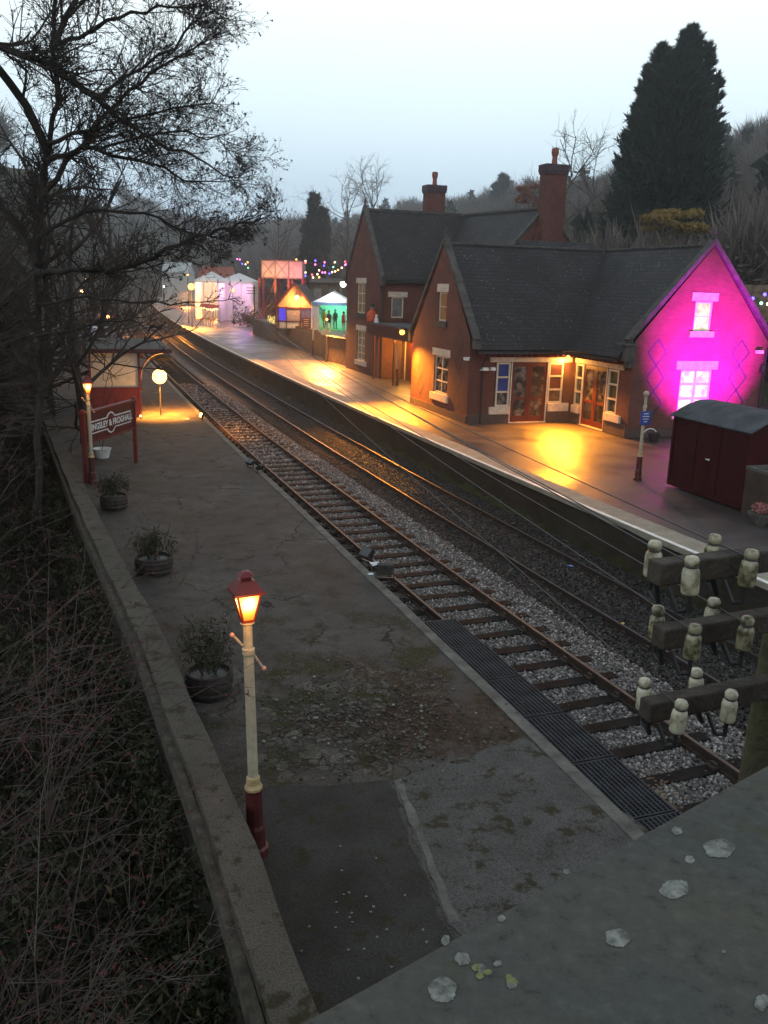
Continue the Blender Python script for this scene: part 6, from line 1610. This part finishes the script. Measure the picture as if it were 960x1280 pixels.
# ------------------------------------------------------------------ woods on the hills
def proto(kind):
    k = 150; V = []
    if kind == 'bare':
        n = 300; a = nr.rand(n)*6.28; el = .1+nr.rand(n)*1.4
        L = .35+.65*nr.rand(n); d = np.stack([np.cos(a)*np.cos(el), np.sin(a)*np.cos(el), np.sin(el)], -1)
        c = d*np.array([.42,.42,.55])*L[:,None]+np.array([0,0,.42])
        tip = c + d*.20*(.5+nr.rand(n,1)) + nr.normal(size=(n,3))*.05
        s = np.cross(d, nr.normal(size=(n,3))); s /= np.linalg.norm(s,axis=1)[:,None]
        V.append(np.stack([c-s*.009, c+s*.009, tip], 1))
        cc = leafcloud(240, (0,0,.62), (.36,.36,.34), .055, .30, .1); V.append(cc)
        st = np.array([[[-.006,0,0],[.006,0,0],[.01,0,.7]],[[0,-.006,0],[0,.006,0],[0,.01,.7]]]); V.append(st)
    else:
        n = 260; z = nr.rand(n); r = .26*(1-z)**.7; a = nr.rand(n)*6.28
        c = np.stack([r*np.cos(a), r*np.sin(a), .08+.9*z], -1); t_ = nr.normal(size=(n,3))*.05; t2 = nr.normal(size=(n,3))*.05
        V.append(np.stack([c, c+t_, c+t2+np.array([0,0,.03])], 1))
    return np.concatenate(V)
PB = [proto('bare') for _ in range(7)]; PE = [proto('ever') for _ in range(3)]
def wood(name, azr, rr, n, hr, protos, m, label, accept=None):
    out_ = []; tries = 0; cnt = 0
    while cnt < n and tries < n*8:
        tries += 1
        a = math.radians(rng.uniform(*azr)); r = math.exp(rng.uniform(math.log(rr[0]), math.log(rr[1])))
        x, y = r*math.sin(a), r*math.cos(a); r1 = float(np.interp(a, AZ, R1)); r0 = float(np.interp(a, AZ, R0))
        if r > r1*1.03 or (r < r0*.98 and accept is None): continue
        off = (x - float(cX(min(y,420))))*.935
        if -24 < off < 26 and y < 400 and accept is None: continue
        if accept and not accept(x, y, off): continue
        z = float(TZ(x, y)); h = rng.uniform(*hr); w = h*rng.uniform(.8,1.15); q = rng.random()*6.28
        P = protos[rng.randrange(len(protos))]; c, s = math.cos(q), math.sin(q)
        V = np.stack([(P[...,0]*c-P[...,1]*s)*w, (P[...,0]*s+P[...,1]*c)*w, P[...,2]*h], -1) + np.array([x, y, z-.4]); out_.append(V); cnt += 1
    o = npmesh(name, np.concatenate(out_), 3, m); tag(o, label, 'woods', kind='stuff'); print(name, cnt); return o
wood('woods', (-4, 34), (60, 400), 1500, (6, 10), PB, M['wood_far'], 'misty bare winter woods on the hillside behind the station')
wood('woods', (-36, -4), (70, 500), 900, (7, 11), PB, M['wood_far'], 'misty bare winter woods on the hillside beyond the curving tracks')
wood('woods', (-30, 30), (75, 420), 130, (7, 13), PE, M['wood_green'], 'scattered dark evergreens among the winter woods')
wood('woods', (-36, -18), (22, 110), 420, (4.5, 9), PB, M['brush'], 'dense brown thicket on the near left bank', lambda x,y,off: off < -13 and (x+4.2)/y < -.375)
# hedge of brown shrubs behind fence
def shrubs(name, label, pts, rad, n, sz, m, cat='undergrowth'):
    V = np.concatenate([leafcloud(n, (x, y, z+r_*.6), (r_*1.2, r_, r_), sz, .3, .2, 1.8) for (x, y, z, r_) in pts]); o = npmesh(name, V, 3, m); tag(o, label, cat, kind='stuff'); return o
hp = []
for k in range(70):
    px_ = rng.uniform(700, 1010); Y = rng.uniform(50, 64); p = atY(px_, 320, Y); hp.append((p.x, Y, float(TZ(p.x,Y))-.3, rng.uniform(1.0,2.2)))
shrubs('hedgerow', 'tangled brown winter hedge on the slope behind the end gable', hp, 0, 2600, .10, M['brush_mid'])
hp = []
for k in range(40):
    px_ = rng.uniform(300, 450); Y = rng.uniform(115, 150); p = atY(px_, 320, Y); hp.append((p.x, Y, float(TZ(p.x,Y)), rng.uniform(1.5,3.8)))
shrubs('hedgerow', 'dark shrubs behind the water tank and the fairy lights', hp, 0, 700, .3, M['brush_mid'])
# grass strip on the bank at right
def grass(name, label, n, xr, Yr, hgt, m):
    out_ = []
    P = []
    while len(P) < n:
        px_ = rng.uniform(*xr); Y = rng.uniform(*Yr); p = atY(px_, 340, Y); P.append((p.x, Y, float(TZ(p.x, Y))))
    P = np.array(P); d = nr.normal(size=(n,3))*.3; d[:,2] = 1; hh = hgt*(.4+nr.rand(n,1)); s = nr.normal(size=(n,3))*.02; s[:,2] = 0
    tag(npmesh(name, np.stack([P-s, P+s, P+d*hh], 1), 3, m), label, 'grass', kind='stuff')
grass('grass', 'rough green grass on the bank above the woven fence', 14000, (900, 1000), (45, 58), .28, leaf_mat('rough grass', [(0,(.03,.045,.012,1)),(1,(.08,.11,.03,1))]))

# ------------------------------------------------------------------ undergrowth left of the wall
def undergrowth():
    V = []
    for k in range(1500):
        Y = 2.0 + 36*rng.random()**1.6; wo = wall_off(Y); off = wo - .45 - abs(rng.gauss(0, 3.0))
        if off < -24: continue
        p = cp(Y, off); g_ = float(TZ(p.x, p.y)); s = rng.uniform(.25,.7)
        n = int(150 if Y < 12 else 90); V.append(leafcloud(n, (p.x,p.y,g_+s*rng.uniform(.2,1.1)+(rng.random()**2)*1.1), (s*1.1,s*1.1,s*.8), .045+.0028*Y, .45, .1, 1.2))
    for k in range(520):
        Y = 3.0 + 30*rng.random()**1.4; p = cp(Y, wall_off(Y) - .42 - rng.random()*.12)
        V.append(leafcloud(90, (p.x,p.y,-1.6 + 1.75*rng.random()**1.5), (.20,.30,.26), .045+.002*Y, .45, .1, 1.2))
    tag(npmesh('undergrowth', np.concatenate(V), 3, M['ivy']), 'dark ivy and bramble undergrowth filling the bank left of the wall', 'undergrowth', kind='stuff')
    V = []
    for k in range(300):
        Y = 2.0 + 40*rng.random()**1.0; off = wall_off(Y) - .8 - abs(rng.gauss(0, 5)); p = cp(Y, off); g_ = float(TZ(p.x, p.y)); s = rng.uniform(.4,1.4)
        V.append(leafcloud(110, (p.x,p.y,g_+s*.9), (s,s,s*1.0), .10+.006*Y, .10, .1, 2.4))
    tag(npmesh('undergrowth', np.concatenate(V), 3, M['brush']), 'dead brown stalks tangled through the dark undergrowth', 'undergrowth', kind='stuff')
    # one yellowing clump
    V = [leafcloud(160, (p.x+rng.gauss(0,.35), p.y+rng.gauss(0,.4), float(TZ(p.x,p.y))+1.2+rng.gauss(0,.2)), (.22,.22,.15), .05, .5, .1) for p in [cp(7.6, -10.9), cp(7.0,-11.1), cp(8.0,-11.3)] for _ in range(3)]
    tag(npmesh('undergrowth', np.concatenate(V), 3, leaf_mat('yellowing leaves', [(0,(.03,.025,.008,1)),(1,(.10,.075,.02,1))])), 'yellowing bramble leaves low in the dark bank beside the wall', 'undergrowth', kind='stuff')
undergrowth()
def bramble(label, root, tips, seed_r=.006, Lt=.35):
    """a shrub of long thin stems given by their photo-independent world tips"""
    t = thing('bare_shrub', label, 'shrub', root); st = MB(); rd = []
    for tip in tips:
        v = tip - root; mid = v*.5 + Vector((rng.gauss(0,.10), rng.gauss(0,.10), .25+rng.random()*.25)); P = []
        for s in np.linspace(0,1,9): P.append(mid*(2*s*(1-s)) + v*s*s + Vector((rng.gauss(0,.012),rng.gauss(0,.012),rng.gauss(0,.012))))
        st.tube(P, list(np.linspace(seed_r, .0016, 9)), 4, cap=False)
        for k in range(7):
            i = rng.randrange(2, 8); d = (P[i+1]-P[i]).normalized() if i < 8 else v.normalized(); ax = d.cross(Vector((rng.gauss(0,1),rng.gauss(0,1),rng.gauss(0,1)))).normalized()
            d2 = Matrix.Rotation(rng.uniform(.5,1.1),3,ax) @ d; L = Lt*rng.uniform(.4,1.2); q = P[i]; Q_ = [q, q+d2*L*.5+Vector((0,0,rng.gauss(0,.02))), q+d2*L+Vector((0,0,rng.gauss(0,.04)))]
            st.tube(Q_, [seed_r*.4,.0022,.0012], 3, cap=False)
            for _ in range(2):
                ax3 = d2.cross(Vector((rng.gauss(0,1),rng.gauss(0,1),rng.gauss(0,1)))).normalized(); d3 = Matrix.Rotation(rng.uniform(.5,1.0),3,ax3) @ d2; b0 = Q_[1].lerp(Q_[2], rng.random()); st.tube([b0, b0+d3*L*.35], [.0018,.0009], 3, cap=False)
            for j in range(5):
                c = Q_[1].lerp(Q_[2], rng.random()); rd.append(c + Vector((rng.gauss(0,.015),rng.gauss(0,.015),rng.gauss(0,.015))))
    st.build('stem', M['paletwig'] if rng.random() < .5 else M['redtwig'], t)
    C_ = np.array([[c.x,c.y,c.z] for c in rd]); a = nr.normal(size=(len(C_),3,3))*.0085
    npmesh('foliage', C_[:,None,:]+a, 3, M['redleaf'], t)
def W_(px, py, Y): return atY(px, py, Y)
bl = [('fine purplish bare shrub spreading over the lower bank', (-40,1330,4.4), [(60,1180,4.6),(150,1180,4.6),(230,1150,4.8),(40,1000,5.0),(120,1110,4.8),(190,1010,5.2),(270,1100,5.0),(10,1100,4.5),(90,930,5.4),(170,1240,4.3),(230,1230,4.3),(30,1230,4.2)]),
      ('fine purplish bare shrub spreading over the middle of the bank', (-60,960,6.4), [(30,760,7.2),(90,830,6.8),(150,800,7),(200,840,6.8),(60,900,6.3),(130,720,7.6),(180,930,6.2),(20,850,6.4),(110,960,6.0),(230,800,7.0)]),
      ('nearest tangled bare shrub at the lower left, stems crossing the wall base', (-60,1500,3.6), [(95,1240,3.9),(260,1275,3.9),(150,950,4.6),(285,1020,4.6),(330,1180,4.2),(20,1060,4.2),(200,1100,4.0),(60,1150,4.0),(240,960,4.7),(130,1060,4.4)]),
      ('bare shrub with long pale stems arching across the left bank', (-120,1180,4.6), [(285,1035,5.2),(330,825,5.8),(260,800,5.8),(130,860,5.4),(310,745,6.3),(180,700,6.3),(215,915,5.2),(90,780,5.6),(255,690,6.6),(160,1000,5)]),
      ('bare shrub with red leaf buds, its stems reaching towards the nearest lamp post', (-140,960,5.6), [(312,812,6.6),(315,858,6.4),(225,790,6.8),(140,760,6.2),(80,690,7.2),(205,660,7.4),(60,850,6),(120,900,5.8),(240,870,6.4),(300,935,6.0)]),
      ('wiry bare shrub rising beside the low wall in the middle of the bank', (60,1040,6.6), [(140,740,7.2),(60,660,7.8),(160,820,7.0),(30,700,7.4),(110,640,8.2),(205,790,7.2),(95,760,7.6),(170,690,8.2)]),
      ('thin bare shrub at the left border below the big tree', (-80,760,8.5), [(70,560,10),(40,490,10.5),(100,640,9.5),(70,640,9),(20,520,9.6),(50,590,9),(110,700,9),(62,500,10.6)]),
      ('bare shrub tangled in the lower corner under the nearest stems', (60,1420,4.2), [(175,1120,4.6),(120,980,5.0),(240,1060,4.8),(300,1130,4.7),(70,900,5.2),(200,1200,4.4),(250,1180,4.5),(145,1255,4.2)])]
for l, r_, tp_ in bl: bramble(l, W_(*r_), [W_(*q) for q in tp_])
# yellow leaves on the ballast in the lamp light, and a few on the near platform
def leaves(name, label, pts, sz, m, z):
    V = []
    for x, y in pts:
        c = G(x, y, z); a = nr.normal(size=(4,3))*sz; a[:,2] = np.abs(a[:,2])*.35; a0 = rng.random()*6.28
        q = np.array([[math.cos(a0+k*1.57)*sz, math.sin(a0+k*1.57)*sz, rng.uniform(0,.012)] for k in range(4)]); V.append(q + np.array(c))
    tag(npmesh(name, np.array(V), 4, m), label, 'fallen leaves', kind='stuff')
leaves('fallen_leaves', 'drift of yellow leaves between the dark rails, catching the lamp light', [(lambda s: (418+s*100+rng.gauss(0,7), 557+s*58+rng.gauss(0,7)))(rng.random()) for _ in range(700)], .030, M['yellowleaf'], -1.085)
leaves('fallen_leaves', 'few brown leaves gathered at the end of the grating strip', [(rng.gauss(822,14), rng.gauss(990,16)) for _ in range(120)], .022, leaf_mat('brown leaves', [(0,(.06,.035,.02,1)),(1,(.22,.16,.10,1))]), -.34)
leaves('fallen_leaves', 'pale leaf scraps on the dark slab near the parapet', [(rng.gauss(455,35), rng.gauss(1150,35)) for _ in range(26)], .016, M['lichen'], .008)

# ------------------------------------------------------------------ air
hm = bpy.data.materials.new('mist'); hm.use_nodes = True; hn = hm.node_tree; hn.nodes.clear()
ho = hn.nodes.new('ShaderNodeOutputMaterial'); hv = hn.nodes.new('ShaderNodeVolumePrincipled'); hv.inputs['Color'].default_value = (.90,.95,1,1); hv.inputs['Density'].default_value = .0009; hv.inputs['Anisotropy'].default_value = .65
hn.links.new(hv.outputs[0], ho.inputs['Volume'])
b = MB(); b.box((0, 220, 40), (1100, 1100, 90)); hz_ = b.build('haze', hm); hz_['kind'] = 'stuff'
